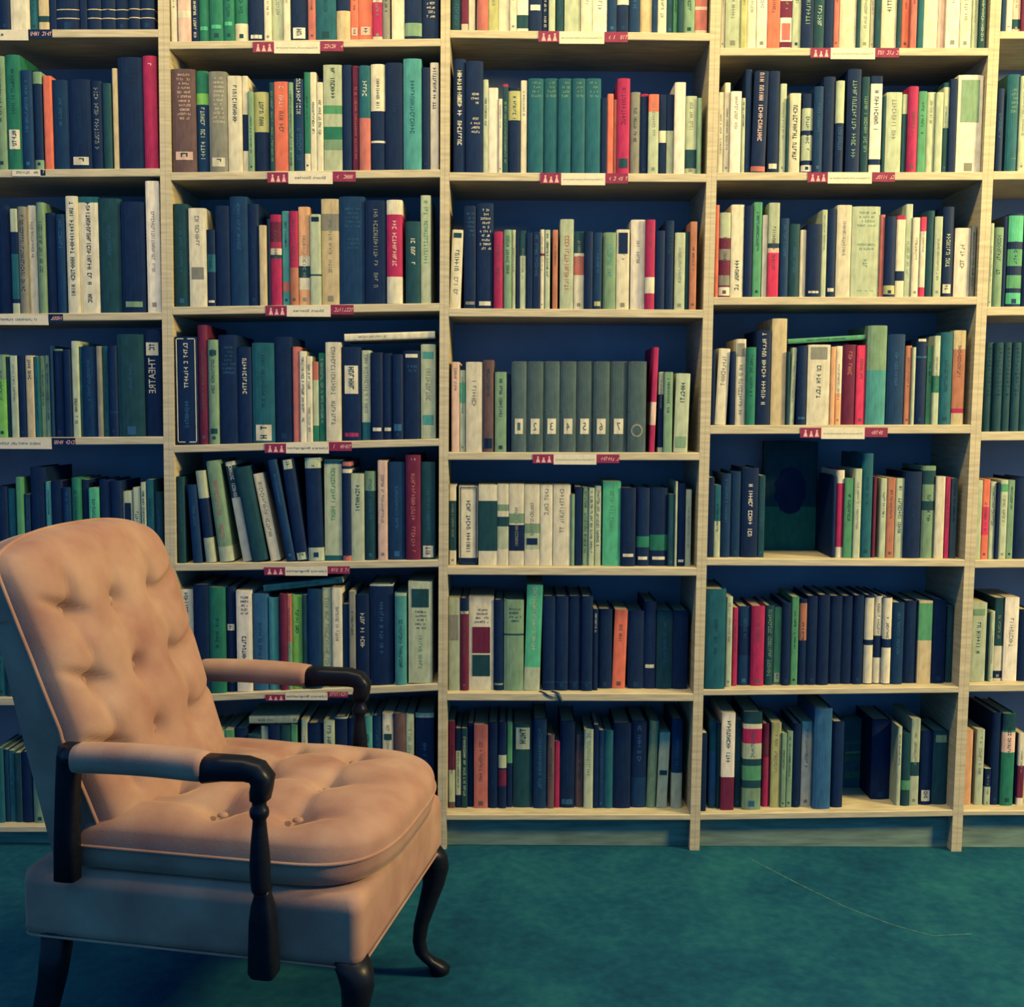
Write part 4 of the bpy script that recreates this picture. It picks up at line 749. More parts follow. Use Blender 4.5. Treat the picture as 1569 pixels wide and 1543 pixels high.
(0.8555,0.0173,1.1146,0.0345,0.2023,0.1351,0,'S','V','t5-40S','broad maroon book with dusty red lettering, fourth shelf, fourth bookcase','books on the fourth shelf of the fourth bookcase'),
(0.8851,0.0139,1.1148,0.0237,0.2006,0.1319,0,'S','m','','pinkish red book, fourth shelf, fourth bookcase','books on the fourth shelf of the fourth bookcase'),
(0.922,0.0097,1.1151,0.0488,0.2496,0.1633,0,'S','A','b0-45Q','tall broad teal book with sage top, fourth shelf, fourth bookcase','books on the fourth shelf of the fourth bookcase'),
(0.9723,0.0141,1.1154,0.0437,0.2282,0.1526,0,'S','B','','broad navy book, fourth shelf, fourth bookcase','books on the fourth shelf of the fourth bookcase'),
(1.0047,0.0149,1.1156,0.0155,0.1994,0.1346,0,'S','o','',None,None),
(1.0171,0.0106,1.1156,0.0082,0.1953,0.133,0,'S','P','',None,None),
(1.0362,0.0131,1.1158,0.0267,0.216,0.1466,0,'S','D','x0-3C b20-22b','black book with cream label near top, fourth shelf, fourth bookcase','books on the fourth shelf of the fourth bookcase'),
(1.059,0.0156,1.1159,0.0128,0.1993,0.1313,0,'S','G','',None,None),
(1.0733,0.0062,1.116,0.0146,0.2236,0.1555,0,'S','P','b45-64F',None,None),
(1.0978,0.0084,1.1162,0.0305,0.2323,0.1588,0,'S','T','','broad dark teal book, fourth shelf, fourth bookcase','books on the fourth shelf of the fourth bookcase'),
(1.1316,0.0116,1.1165,0.031,0.2373,0.1623,0,'S','o','b0-20U b83-88M b88-100U','broad rust book with tan top, fourth shelf, fourth bookcase','books on the fourth shelf of the fourth bookcase'),
(0.7961,0.016,1.3301,0.012,0.1963,0.14,-0.0607,'F','G','',None,None),
(0.513,0.0269,0.7712,0.0148,0.2066,0.1364,0,'S','D','',None,None),
(0.5297,0.0272,0.7712,0.0158,0.1869,0.1217,0,'S','T','b50-100P',None,None),
(0.5516,0.0288,0.7712,0.0237,0.2165,0.1357,0,'S','B','','navy book, fifth shelf, fourth bookcase','books on the fifth shelf of the fourth bookcase'),
(0.5786,0.0329,0.7712,0.027,0.2213,0.1492,0,'S','b','b0-100B','broad navy book, fifth shelf, fourth bookcase','books on the fifth shelf of the fourth bookcase'),
(0.6136,0.0283,0.7712,0.0417,0.2316,0.1533,0,'S','D','t15-80W','broad black book with white lettering, fifth shelf, fourth bookcase','books on the fifth shelf of the fourth bookcase'),
(0.644,0.0283,0.7712,0.0153,0.212,0.1358,0,'S','K','',None,None),
(0.8308,0.0272,0.7712,0.0079,0.2129,0.1374,0,'S','D','',None,None),  # added slim black book, stands in for the crimson book's unlit side
(0.8469,0.0329,0.7712,0.0188,0.2265,0.1478,0,'S','M','b0-15C b88-100C','crimson book with cream top, fifth shelf, fourth bookcase','books on the fifth shelf of the fourth bookcase'),
(0.8682,0.0258,0.7712,0.023,0.2058,0.1316,0,'S','G','','green book, fifth shelf, fourth bookcase','books on the fifth shelf of the fourth bookcase'),
(0.8891,0.0227,0.7712,0.0175,0.2307,0.1453,0,'S','P','',None,None),
(0.9146,0.0307,0.7712,0.0281,0.2697,0.1846,0,'S','A','b0-100T','tall broad dark teal book, fifth shelf, fourth bookcase','books on the fifth shelf of the fourth bookcase'),
(0.9362,0.0328,0.7712,0.0079,0.2106,0.1465,0,'S','V','',None,None),
(0.9584,0.0308,0.7712,0.0158,0.2059,0.1385,0,'S','L','b0-100P',None,None),
(0.9773,0.0292,0.7712,0.0202,0.2075,0.1428,0,'S','o','','rust book, fifth shelf, fourth bookcase','books on the fifth shelf of the fourth bookcase'),
(1.0006,0.031,0.7712,0.0212,0.2061,0.1347,0,'S','P','t10-70K','pale green book with dark lettering, fifth shelf, fourth bookcase','books on the fifth shelf of the fourth bookcase'),
(1.0327,0.0257,0.7712,0.0418,0.2238,0.1526,0,'S','D','','broad black book, fifth shelf, fourth bookcase','books on the fifth shelf of the fourth bookcase'),
(1.0732,0.0291,0.7712,0.0327,0.2385,0.153,0,'S','Q','b5-20K b38-48K','broad sage book with green-black band, fifth shelf, fourth bookcase','books on the fifth shelf of the fourth bookcase'),
(1.1016,0.0228,0.7712,0.0229,0.2119,0.1438,0,'S','C','','cream book, fifth shelf, fourth bookcase','books on the fifth shelf of the fourth bookcase'),
(1.121,0.0235,0.7712,0.0123,0.2105,0.14,0,'S','V','b0-100M',None,None),
(1.1391,0.0274,0.7712,0.0168,0.2069,0.143,0,'S','e','',None,None),
(0.755,0.198,0.7715,0.142,0.2945,0.03,0,'V','K','','large dark green book set face out, fifth shelf, fourth bookcase','books on the fifth shelf of the fourth bookcase'),
(0.5279,0.008,0.4296,0.0509,0.261,0.1799,0,'S','T','','tall broad dark teal book, sixth shelf, fourth bookcase','books on the sixth shelf of the fourth bookcase'),
(0.5663,0.025,0.4299,0.0154,0.2378,0.1565,0,'S','P','',None,None),
(0.5847,0.0372,0.4302,0.0125,0.2078,0.1324,0,'S','M','',None,None),
(0.6102,0.0455,0.4308,0.0321,0.2085,0.1343,0,'S','B','b25-62D','broad navy book with black band, sixth shelf, fourth bookcase','books on the sixth shelf of the fourth bookcase'),
(0.6439,0.0375,0.4313,0.034,0.2105,0.1457,0,'S','M','','broad crimson book, sixth shelf, fourth bookcase','books on the sixth shelf of the fourth bookcase'),
(0.675,0.0425,0.4317,0.022,0.2108,0.1455,0,'S','K','t5-90Q','green-black book with sage lettering, sixth shelf, fourth bookcase','books on the sixth shelf of the fourth bookcase'),
(0.6981,0.0474,0.4321,0.0184,0.2046,0.1302,0,'S','G','x85-97P',None,None),
(0.7186,0.036,0.4324,0.0213,0.219,0.15,0,'S','D','','black book left of green one, sixth shelf, fourth bookcase','books on the sixth shelf of the fourth bookcase'),
(0.7406,0.0389,0.4328,0.018,0.2334,0.1517,0,'S','g','b0-100G','green book, sixth shelf, fourth bookcase','books on the sixth shelf of the fourth bookcase'),
(0.7616,0.0396,0.4331,0.0185,0.228,0.15,0,'S','D','b5-48o','black book with rust band, sixth shelf, fourth bookcase','books on the sixth shelf of the fourth bookcase'),
(0.7864,0.0399,0.4336,0.0282,0.2352,0.15,0,'S','D','','broad black book, eleventh from left, sixth shelf, fourth bookcase','books on the sixth shelf of the fourth bookcase'),
(0.8154,0.0368,0.4341,0.0287,0.2379,0.1631,0,'S','D','','broad black book, twelfth from left, sixth shelf, fourth bookcase','books on the sixth shelf of the fourth bookcase'),
(0.8495,0.0467,0.4346,0.0315,0.2333,0.1619,0,'S','D','','broad black book, eleventh from right, sixth shelf, fourth bookcase','books on the sixth shelf of the fourth bookcase'),
(0.8802,0.0458,0.4351,0.0284,0.2331,0.1491,0,'S','D','','broad black book, tenth from right, sixth shelf, fourth bookcase','books on the sixth shelf of the fourth bookcase'),
(0.9074,0.0408,0.4355,0.0249,0.2351,0.1573,0,'S','D','','black book left of cream one, sixth shelf, fourth bookcase','books on the sixth shelf of the fourth bookcase'),
(0.9344,0.0403,0.4359,0.0225,0.2359,0.1508,0,'S','D','b3-50C b56-99C','cream book right of black one, sixth shelf, fourth bookcase','books on the sixth shelf of the fourth bookcase'),
(0.9586,0.043,0.4363,0.0209,0.2326,0.1596,0,'S','D','b0-45C b70-99C','cream book between cream and cream, sixth shelf, fourth bookcase','books on the sixth shelf of the fourth bookcase'),
(0.9806,0.0366,0.4367,0.0218,0.231,0.1452,0,'S','D','b1-48C b58-99C','cream book left of navy one, sixth shelf, fourth bookcase','books on the sixth shelf of the fourth bookcase'),
(1.0087,0.0364,0.4372,0.0305,0.2156,0.136,0,'S','B','','broad navy book, sixth shelf, fourth bookcase','books on the sixth shelf of the fourth bookcase'),
(1.0461,0.0468,0.4378,0.0342,0.2184,0.1477,0,'S','D','','broad black book right of navy one, sixth shelf, fourth bookcase','books on the sixth shelf of the fourth bookcase'),
(1.0813,0.0397,0.4384,0.0351,0.2192,0.1417,0,'S','U','b3-48G','broad tan book with green top, sixth shelf, fourth bookcase','books on the sixth shelf of the fourth bookcase'),
(1.1187,0.042,0.439,0.034,0.2209,0.1522,0,'S','D','','broad black book right of tan one, sixth shelf, fourth bookcase','books on the sixth shelf of the fourth bookcase'),
(1.1487,0.0472,0.4394,0.0165,0.2019,0.1392,0,'S','K','',None,None),
(0.5061,0.02,0.0986,0.0147,0.2095,0.1362,0,'S','D','',None,None),
(0.5339,0.0446,0.0992,0.0193,0.2352,0.1578,0,'S','T','b35-95b','blue book, bottom shelf, fourth bookcase','books on the bottom shelf of the fourth bookcase'),
(0.5483,0.0376,0.0994,0.0081,0.2293,0.1575,0,'S','K','',None,None),
(0.5702,0.025,0.1001,0.0346,0.2607,0.1735,0,'S','W','b66-100V t8-60K','tall broad white book with maroon foot, bottom shelf, fourth bookcase','books on the bottom shelf of the fourth bookcase'),
(0.6015,0.0444,0.1005,0.0162,0.2368,0.1519,0,'S','K','',None,None),
(0.6342,0.028,0.1015,0.0482,0.2614,0.1693,0,'S','K','b12-17C b17-32M b32-48P b55-70G b78-100Q','tall broad green-black book with cream band, bottom shelf, fourth bookcase','books on the bottom shelf of the fourth bookcase'),
(0.6754,0.0473,0.102,0.0187,0.2245,0.155,0,'S','V','b40-100M','crimson book, bottom shelf, fourth bookcase','books on the bottom shelf of the fourth bookcase'),
(0.7,0.0413,0.1026,0.0252,0.2284,0.1534,0,'S','P','b0-100Y','olive book, bottom shelf, fourth bookcase','books on the bottom shelf of the fourth bookcase'),
(0.72,0.0369,0.1029,0.0126,0.2011,0.1291,0,'S','Q','',None,None),
(0.7355,0.0387,0.1032,0.0146,0.2055,0.1378,0,'S','Q','',None,None),
(0.7544,0.0397,0.1037,0.0207,0.2254,0.1422,0,'S','D','','black book right of sage one, bottom shelf, fourth bookcase','books on the bottom shelf of the fourth bookcase'),
(0.7813,0.0445,0.1043,0.0268,0.2288,0.1587,0,'S','C','','cream book, bottom shelf, fourth bookcase','books on the bottom shelf of the fourth bookcase'),
(0.8181,0.025,0.1052,0.0456,0.2696,0.177,0,'S','B','b0-100b','tall broad blue book, bottom shelf, fourth bookcase','books on the bottom shelf of the fourth bookcase'),
(0.8615,0.035,0.1059,0.0292,0.2303,0.1524,0,'S','D','','broad black book right of blue one, bottom shelf, fourth bookcase','books on the bottom shelf of the fourth bookcase'),
(0.9936,0.09,0.1089,0.0507,0.2176,0.1441,0,'S','D','','broad black book right of black one, bottom shelf, fourth bookcase','books on the bottom shelf of the fourth bookcase'),
(1.0247,0.0384,0.1089,0.0103,0.2139,0.1339,0,'S','P','t10-50K',None,None),
(1.0433,0.0382,0.1095,0.0227,0.1957,0.1307,0,'S','K','b65-78G','green-black book with green band, bottom shelf, fourth bookcase','books on the bottom shelf of the fourth bookcase'),
(1.0664,0.0388,0.11,0.0227,0.2337,0.1508,0,'S','P','b50-66K','pale green book with green-black band, bottom shelf, fourth bookcase','books on the bottom shelf of the fourth bookcase'),
(1.0981,0.044,0.1107,0.0303,0.1982,0.1268,0,'S','D','x80-95C','broad black book with cream label near foot, bottom shelf, fourth bookcase','books on the bottom shelf of the fourth bookcase'),
(1.135,0.0455,0.1116,0.0393,0.1972,0.135,0,'S','K','x5-15Q','broad green-black book with sage label near top, bottom shelf, fourth bookcase','books on the bottom shelf of the fourth bookcase'),
(0.9479,0.198,0.1084,0.0566,0.1951,0.03,0,'V','T','','small dark green book set face out, bottom shelf, fourth bookcase','books on the bottom shelf of the fourth bookcase'),
(1.206,0.005,2.0833,0.0109,0.1659,0.1103,0,'S','B','',None,None),
(1.2206,0.0074,2.0834,0.0147,0.1698,0.1071,0,'S','C','t92-99K',None,None),
(1.2408,0.0131,2.0835,0.0194,0.178,0.1238,0,'S','p','b82-95K',None,None),
(1.2583,0.007,2.0835,0.0144,0.1606,0.1138,0,'S','V','',None,None),
(1.2815,0.0073,2.0837,0.0302,0.1668,0.105,0,'S','C','',None,None),
(1.2106,0.0135,1.7459,0.0189,0.2031,0.1341,0,'S','D','t30-60b',None,None),
(1.2435,0.017,1.7463,0.0308,0.2376,0.1517,0,'S','T','h14-40Q h85-88Q','broad dark teal book with sage lettering, second shelf, far right bookcase','books on the second shelf of the far right bookcase'),
(1.2681,0.0126,1.7464,0.0172,0.2332,0.1548,0,'S','P','',None,None),
(1.2948,0.0192,1.7468,0.0275,0.2226,0.1493,0,'S','D','',None,None),
(1.2015,0.0103,1.4123,0.0093,0.2076,0.1425,0,'S','P','',None,None),
(1.2207,0.0139,1.4126,0.0226,0.1976,0.1334,0,'S','Q','t10-60K','sage book with dark lettering, third shelf, far right bookcase','books on the third shelf of the far right bookcase'),
(1.2381,0.0154,1.4127,0.0106,0.2249,0.1487,0,'S','D','',None,None),
(1.262,0.0122,1.4131,0.036,0.2304,0.1593,0,'S','D','b2-30g b38-56G b66-80G b85-97g','broad bright green book with green band, third shelf, far right bookcase','books on the third shelf of the far right bookcase'),
(1.2927,0.0121,1.4134,0.0225,0.2239,0.1426,0,'S','D','',None,None),
(1.2097,0.0154,1.0988,0.0211,0.225,0.1529,0,'S','K','h5-60B','green-black book at left end, fourth shelf, far right bookcase','books on the fourth shelf of the far right bookcase'),
(1.2312,0.008,1.0991,0.0206,0.2244,0.1527,0,'S','K','h5-60B','green-black book, second from left, fourth shelf, far right bookcase','books on the fourth shelf of the far right bookcase'),
(1.2557,0.0133,1.0994,0.0212,0.2245,0.1529,0,'S','K','h5-60B','green-black book, third from left, fourth shelf, far right bookcase','books on the fourth shelf of the far right bookcase'),
(1.2771,0.0088,1.0997,0.0203,0.2241,0.1437,0,'S','K','h5-60B','green-black book, second from right, fourth shelf, far right bookcase','books on the fourth shelf of the far right bookcase'),
(1.3014,0.0113,1.1,0.0236,0.2262,0.1491,0,'S','K','h5-60B',None,None),
(1.2014,0.0227,0.7695,0.0152,0.2047,0.1411,0,'S','P','',None,None),
(1.2208,0.027,0.7697,0.0183,0.2065,0.1312,0,'S','m','b0-35R b70-100R',None,None),
(1.2383,0.026,0.7699,0.0144,0.1999,0.1264,0,'S','P','t5-60K',None,None),
(1.2501,0.0204,0.77,0.0079,0.198,0.123,0,'S','D','',None,None),
(1.2672,0.0272,0.7703,0.0183,0.204,0.1346,0,'S','P','b5-15G',None,None),
(1.2865,0.0286,0.7705,0.0173,0.2037,0.1334,0,'S','Q','',None,None),
(1.312,0.0269,0.7709,0.0325,0.2102,0.1378,0,'S','D','','broad black book, fifth shelf, far right bookcase','books on the fifth shelf of the far right bookcase'),
(1.217,0.0312,0.4461,0.0401,0.2085,0.1423,0,'S','P','x8-16Q t25-65K','broad pale green book with sage label near top, sixth shelf, far right bookcase','books on the sixth shelf of the far right bookcase'),
(1.2449,0.0376,0.4462,0.0052,0.1803,0.1148,0,'S','K','',None,None),
(1.2527,0.0289,0.4463,0.0092,0.1863,0.1173,0,'S','P','',None,None),
(1.2734,0.0389,0.4467,0.0237,0.22,0.1422,0,'S','C','b0-58K b88-97D','green-black book with black foot, sixth shelf, far right bookcase','books on the sixth shelf of the far right bookcase'),
(1.3038,0.0348,0.4471,0.036,0.2213,0.1388,0,'S','W','t25-60E','broad white book with dark lettering, sixth shelf, far right bookcase','books on the sixth shelf of the far right bookcase'),
(1.3399,0.0345,0.4476,0.0318,0.189,0.1218,0,'S','D','',None,None),
(1.2066,0.0465,0.1099,0.0276,0.2017,0.1292,0,'S','O','','broad peach book, bottom shelf, far right bookcase','books on the bottom shelf of the far right bookcase'),
(1.2403,0.0453,0.1102,0.0206,0.2034,0.1288,0,'S','P','t10-60E','pale green book with dark lettering, bottom shelf, far right bookcase','books on the bottom shelf of the far right bookcase'),
(1.2619,0.0422,0.1104,0.015,0.0989,0.105,0,'S','P','b0-50D',None,None),
(1.2818,0.0461,0.1106,0.0237,0.2488,0.1695,0,'S','D','','tall black book, bottom shelf, far right bookcase','books on the bottom shelf of the far right bookcase'),
(1.3121,0.0401,0.1109,0.0333,0.2474,0.1679,0,'S','F','b0-18K b20-42p','tall broad dark green book with green-black top, bottom shelf, far right bookcase','books on the bottom shelf of the far right bookcase'),
(1.338,0.0488,0.111,0.0035,0.1915,0.1194,0,'S','D','',None,None),
(1.3482,0.0411,0.1111,0.0157,0.1938,0.1265,0,'S','C','b45-90V',None,None),
]

# ------------------------------------------------------------------ bookcases
BAYNAME = ['far left', 'second from the left', 'middle', 'second from the right', 'far right']
TOPZ = 2.42; DEPTH = .27
def upr_x(i, z):
    (xa, za), (xb, zb), w = UPR[i]; t = (z-za)/(zb-za); return xa+(xb-xa)*t
def side_panel(i, side):            # one case's share of the upright: left or right half
    mb = MB(); w = UPR[i][2]; g = .0002
    lo = (-w, -g) if side == 'L' else (g, w)
    def P(z, dx, y): return (upr_x(i, z)+dx, y, z)
    n = 0; rows = []
    for z in (0, TOPZ):
        rows.append([P(z, lo[0], 0), P(z, lo[1], 0), P(z, lo[1], DEPTH), P(z, lo[0], DEPTH)])
    mb.grid(rows, wood, closed=True, smooth=False, cap=True)
    return mb
def people_mark(mb, x0, x1, z0, z1, y):
    for k in range(3):
        cx = x0+(x1-x0)*(.25+.27*k); hgt = (z1-z0)*(.62 if k != 1 else .5); b = z0+(z1-z0)*.1; w = (x1-x0)*.1
        mb.quad((cx-w, y, b), (cx+w, y, b), (cx+w*.35, y, b+hgt*.75), (cx-w*.35, y, b+hgt*.75), tagink)
        mb.quad((cx-w*.4, y, b+hgt*.8), (cx+w*.4, y, b+hgt*.8), (cx+w*.4, y, b+hgt*1.1), (cx-w*.4, y, b+hgt*1.1), tagink)
LINES = {'a': ['Literary -'], 'b': None, 'c': None, 'd': None, 'e': ['Classics/Literature'], 'f': ['Short Stories'], 'g': ['Literary Biographies']}
rngS = random.Random(5)
for bay in range(5):
    zc = 0
    lab = ['tall pale wood bookcase at the far left edge, partly behind the armchair back',
           'tall pale wood bookcase directly behind the armchair arms, second from the left',
           'tall pale wood bookcase in the middle, holding the eight grey numbered volumes',
           'tall pale wood bookcase right of the middle one, with a face-out cover inside',
           'tall pale wood bookcase cut off by the right edge of the photo'][bay]
    xm = (upr_x(bay, 0)+upr_x(bay+1, 0))/2
    root = empty('bookcase', (0, 0, 0), lab, 'bookcase', 'row of pale wood bookcases')
    side_panel(bay, 'R').build('side_panel', root)
    side_panel(bay+1, 'L').build('side_panel', root)
    wl = UPR[bay][2]; wr = UPR[bay+1][2]
    def inner(z): return upr_x(bay, z)+wl+.0003, upr_x(bay+1, z)-wr-.0003
    mb = MB(); a, b = inner(0); c, d = inner(TOPZ)
    mb.grid([[(a, DEPTH-.012, .03), (b, DEPTH-.012, .03), (b, DEPTH-.002, .03), (a, DEPTH-.002, .03)],
             [(c, DEPTH-.012, TOPZ), (d, DEPTH-.012, TOPZ), (d, DEPTH-.002, TOPZ), (c, DEPTH-.002, TOPZ)]], panel, closed=True, smooth=False, cap=True)
    mb.build('back_panel', root)
    a, b = inner(TOPZ); mb = MB(); mb.box(a, b, .001, DEPTH-.013, TOPZ-.024, TOPZ-.001, wood_h); mb.build('top_panel', root)
    rows = [s for s in SHELVES if s[0] == bay]
    low = min(rows, key=lambda s: s[2])
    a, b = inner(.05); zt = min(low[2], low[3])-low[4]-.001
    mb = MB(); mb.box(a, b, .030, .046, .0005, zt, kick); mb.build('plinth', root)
    for (by, row, zl, zr, th, sign) in rows:
        a, b = inner(zl); mb = MB(); sm = MB()
        y1 = DEPTH-.013
        for (x0, x1) in ((a, b),):
            prof = [(.0008, -th), (.0, -th+.0015), (0, -.0015), (.0015, 0), (y1, 0), (y1, -th)]
            mb.grid([[(x0, p[0], zl+p[1]) for p in prof], [(x1, p[0], zr+p[1]) for p in prof]], wood_h, closed=True, smooth=False, cap=True)
        sh = mb.build('shelf', root)
        if sign:
            (r0, r1, w1, r2, zt_, zb_, kind) = sign
            def zz(x): return (zr-zl)*(x-a)/(b-a)
            hgt = zt_-zb_
            def plate(nm, x0, x1, za, zb, m, yy):
                q = MB(); q.box(x0, x1, -yy-.0012, -yy, za+zz((x0+x1)/2), zb+zz((x0+x1)/2), m); return q
            if r1 > r0+.001 and r0 > -90:
                q = plate('tag', r0, r1-.0004, zb_+hgt*.12, zt_, tagred, .0003)
                zo = zz((r0+r1)/2)
                people_mark(q, r0, r1, zb_+hgt*.12+zo, zt_+zo, -.0018); q.build('shelf_tag', sh)
            if w1 > r1:
                x0 = max(r1, a+.001); q = plate('card', x0, w1, zb_, zt_, card, .0003); zo = zz((x0+w1)/2)
                L = LINES[kind]; wd = w1-x0; cz = zb_+hgt*.42+zo
                if L:
                    fr = {'a': .62, 'e': .90, 'f': .70, 'g': .94}[kind]; lh = {'a': .0052, 'e': .0038, 'f': .0062, 'g': .0055}[kind]
                    xe = x0+wd*(.5+fr/2)
                    put_text(q, L[0], lambda u, v: (xe-u*wd*fr, -.0019, cz+v*lh), ink if kind != 'e' else mat('Q'))
                else:
                    xe = x0+wd*.92
                    illegible(q, lambda u, v: (xe-u, -.0019, cz+v), wd*.84, .0055, ink, rngS)
                q.build('shelf_label', sh)
            if r2 > w1:
                q = plate('tag', w1+.0004, r2, zb_+hgt*.16, zt_, tagred if kind in 'efg' else mat('D'), .0003); zo = zz((w1+r2)/2)
                illegible(q, lambda u, v: (r2-.003-u+v*.25, -.0019, zb_+hgt*.40+zo+v), (r2-w1)-.006, .0095, tagink, rngS, .0058)
                q.build('shelf_tag', sh)

# ------------------------------------------------------------------ books
def parse_deco(s):
    out = []
    for t in s.split():
        if t in ('OUT', 'h_', 'THEATRE') or t.startswith('BOX'): out.append((t,)); continue
        k = t[0]; a, b = t[1:-1].split('-'); out.append((k, int(a)/100, int(b)/100, t[-1]))
    return out
LIGHTC = 'CWPOUYpQLgAE'
def make_book(w, h, dep, col, deco, rng):
    """returns cover, pages, [label] mesh builders; spine faces -y, base at z=0, x centred"""
    cv, pg, lb = MB(), MB(), []
    hard = (col in 'DKBTFeNVSEQMAb' and w > .018)
    bul = min(.0035, w*.14) if hard else .0006
    n = 6 if w > .012 else 4
    def yb(x): return -bul*(1-(2*x/w)**2)
    t = .0024 if hard else .0009
    arc = [(-w/2+w*j/n) for j in range(n+1)]
    outer = [(-w/2, dep)]+[(-w/2, .003)]+[(x, yb(x)+.0008*(abs(x) > w*.499)) for x in arc]+[(w/2, .003)]+[(w/2, dep)]
    inn = w/2-t
    inner = [(inn, dep), (inn, t+.002), (-inn, t+.002), (-inn, dep)]
    cuts = {0.0, 1.0}
    for d in deco:
        if d[0] == 'b': cuts |= {d[1], d[2]}
        if d[0] == 'h_': cuts |= {.73, .742, .84, .852}
    cuts = sorted(cuts); zs = [h*(1-c) for c in cuts]          # from the top down
    for i in range(len(cuts)-1):
        mid = (cuts[i]+cuts[i+1])/2; c = col
        for d in deco:
            if d[0] == 'b' and d[1] <= mid <= d[2]: c = d[3]
            if d[0] == 'h_' and (.73 < mid < .742 or .84 < mid < .852): c = 'U'
        cv.grid([[(x, y, zs[i+1]) for x, y in outer], [(x, y, zs[i]) for x, y in outer]], mat(c), smooth=False)
    base = mat(col)
    cv.grid([[(x, y, 0) for x, y in inner], [(x, y, h) for x, y in inner]], base, smooth=False)
    for z in (0, h):                                            # edges of the boards, top and tail
        cv.quad((-w/2, .003, z), (-inn, .003, z), (-inn, dep, z), (-w/2, dep, z), base)
        cv.quad((inn, .003, z), (w/2, .003, z), (w/2, dep, z), (inn, dep, z), base)
        nn = len(cv.v); pts = [(-w/2, .003)]+[(x, yb(x)) for x in arc]+[(w/2, .003), (inn, t+.002), (-inn, t+.002)]
        cv.v += [(x, y, z) for x, y in pts]; cv.f.append(tuple(range(nn, nn+len(pts)))); cv.m.append(cv.mi(base)); cv.smooth.append(False)
    cv.quad((-w/2, dep, 0), (-inn, dep, 0), (-inn, dep, h), (-w/2, dep, h), base)
    cv.quad((inn, dep, 0), (w/2, dep, 0), (w/2, dep, h), (inn, dep, h), base)
    m = .003 if hard else .0004
    pg.box(-inn+.0002, inn-.0002, t+.0023, dep-(.004 if hard else .0005), m, h-m, paper)
    yf = -.0004
    has_t = any(d[0] in 'tTh' or d[0].startswith('BOX') for d in deco)
    for d in deco:
        k = d[0]
        if k == 't':
            z1 = h*(1-d[1]); L = h*(d[2]-d[1]); gh = min(w*.40, .0105); 
            if w < .007: gh = w*.5
            x0 = -gh/2
            illegible(cv, lambda u, v: (-(x0+v), yb(x0+v)+yf, z1-u), L, gh, mat(d[3]), rng)
        elif k == 'h':
            z1 = h*(1-d[1]); z0 = h*(1-d[2]); z = z1
            lh = max(.003, min(.007, (z1-z0)*.5))
            while z-lh >= z0-.0005:
                ww = w*rng.uniform(.45, .74)
                illegible(cv, lambda u, v: (ww/2-u, yb(ww/2-u)+yf, z-lh+v), ww, lh*.8, mat(d[3]), rng, .0042)
                z -= lh*1.5
        elif k == 'x':
            q = MB(); z1 = h*(1-d[1]); z0 = h*(1-d[2]); ww = w*.36
            q.grid([[(x, yb(x)-.0007, z0) for x in (-ww, 0, ww)], [(x, yb(x)-.0007, z1) for x in (-ww, 0, ww)]], mat(d[3]), smooth=False)
            q.grid([[(-ww, yb(ww)-.0007, z) for z in (z0, z1)], [(-ww, yb(ww), z) for z in (z0, z1)]], mat(d[3]), smooth=False)
            if (z1-z0) > .016 and d[3] in 'CWPp':
                illegible(q, lambda u, v: (ww*.4-v, yb(0)-.0009, z1-.003-u), (z1-z0)-.006, ww*.8, mat('K'), rng)
            lb.append((q, d[3]))
        elif k == 'OUT':
            e = .0022; ww = w*.44; c = mat('C' if col == 'D' else 'K')
            for (xa, xb, za, zb) in ((-ww, ww, h*.985-e, h*.985), (-ww, ww, h*.02, h*.02+e), (-ww, -ww+e, h*.02, h*.985), (ww-e, ww, h*.02, h*.985)):
                cv.quad((xa, yb(ww)*1-.0025, za), (xb, yb(ww)-.0025, za), (xb, yb(ww)-.0025, zb), (xa, yb(ww)-.0025, zb), c)
        elif k == 'THEATRE':
            gh = w*.40; z1 = h*(.735); L = h*.33
            put_text(cv, 'THEATRE', lambda u, v: (gh*.35-v*gh+.0015, yb(0)-.001, z1-u*L), mat('C'))
        elif k.startswith('BOX'):
            num = k[3:]; z1 = h*.37; z0 = h*.20; ww = w*.27
            q = MB(); c = mat('C')
            if num == '8':
                K = 16; ri, ro = w*.24, w*.34; zc = h*.24
                q.grid([[(rr*math.cos(2*PI*j/K), yb(rr*math.cos(2*PI*j/K))-.0006, zc+rr*1.1*math.sin(2*PI*j/K)) for j in range(K+1)] for rr in (ri, ro)], mat('E'), smooth=False)
            else:
                q.grid([[(x, yb(x)-.0006, z0) for x in (-ww, 0, ww)], [(x, yb(x)-.0006, z1) for x in (-ww, 0, ww)]], c, smooth=False)
                put_text(q, num, lambda u, v: (ww*.35-u*ww*.7, yb(0)-.0009, z0+(z1-z0)*(.25+.5*v)), ink)
            lb.append((q, 'C'))
            for zz in (.985, .46, .05):                          # raised bands of the binding
                cv.quad((-w/2, yb(w/2)-.0004, h*zz-.001), (0, yb(0)-.0006, h*zz-.001), (0, yb(0)-.0006, h*zz+.001), (-w/2, yb(w/2)-.0004, h*zz+.001), mat('N'))
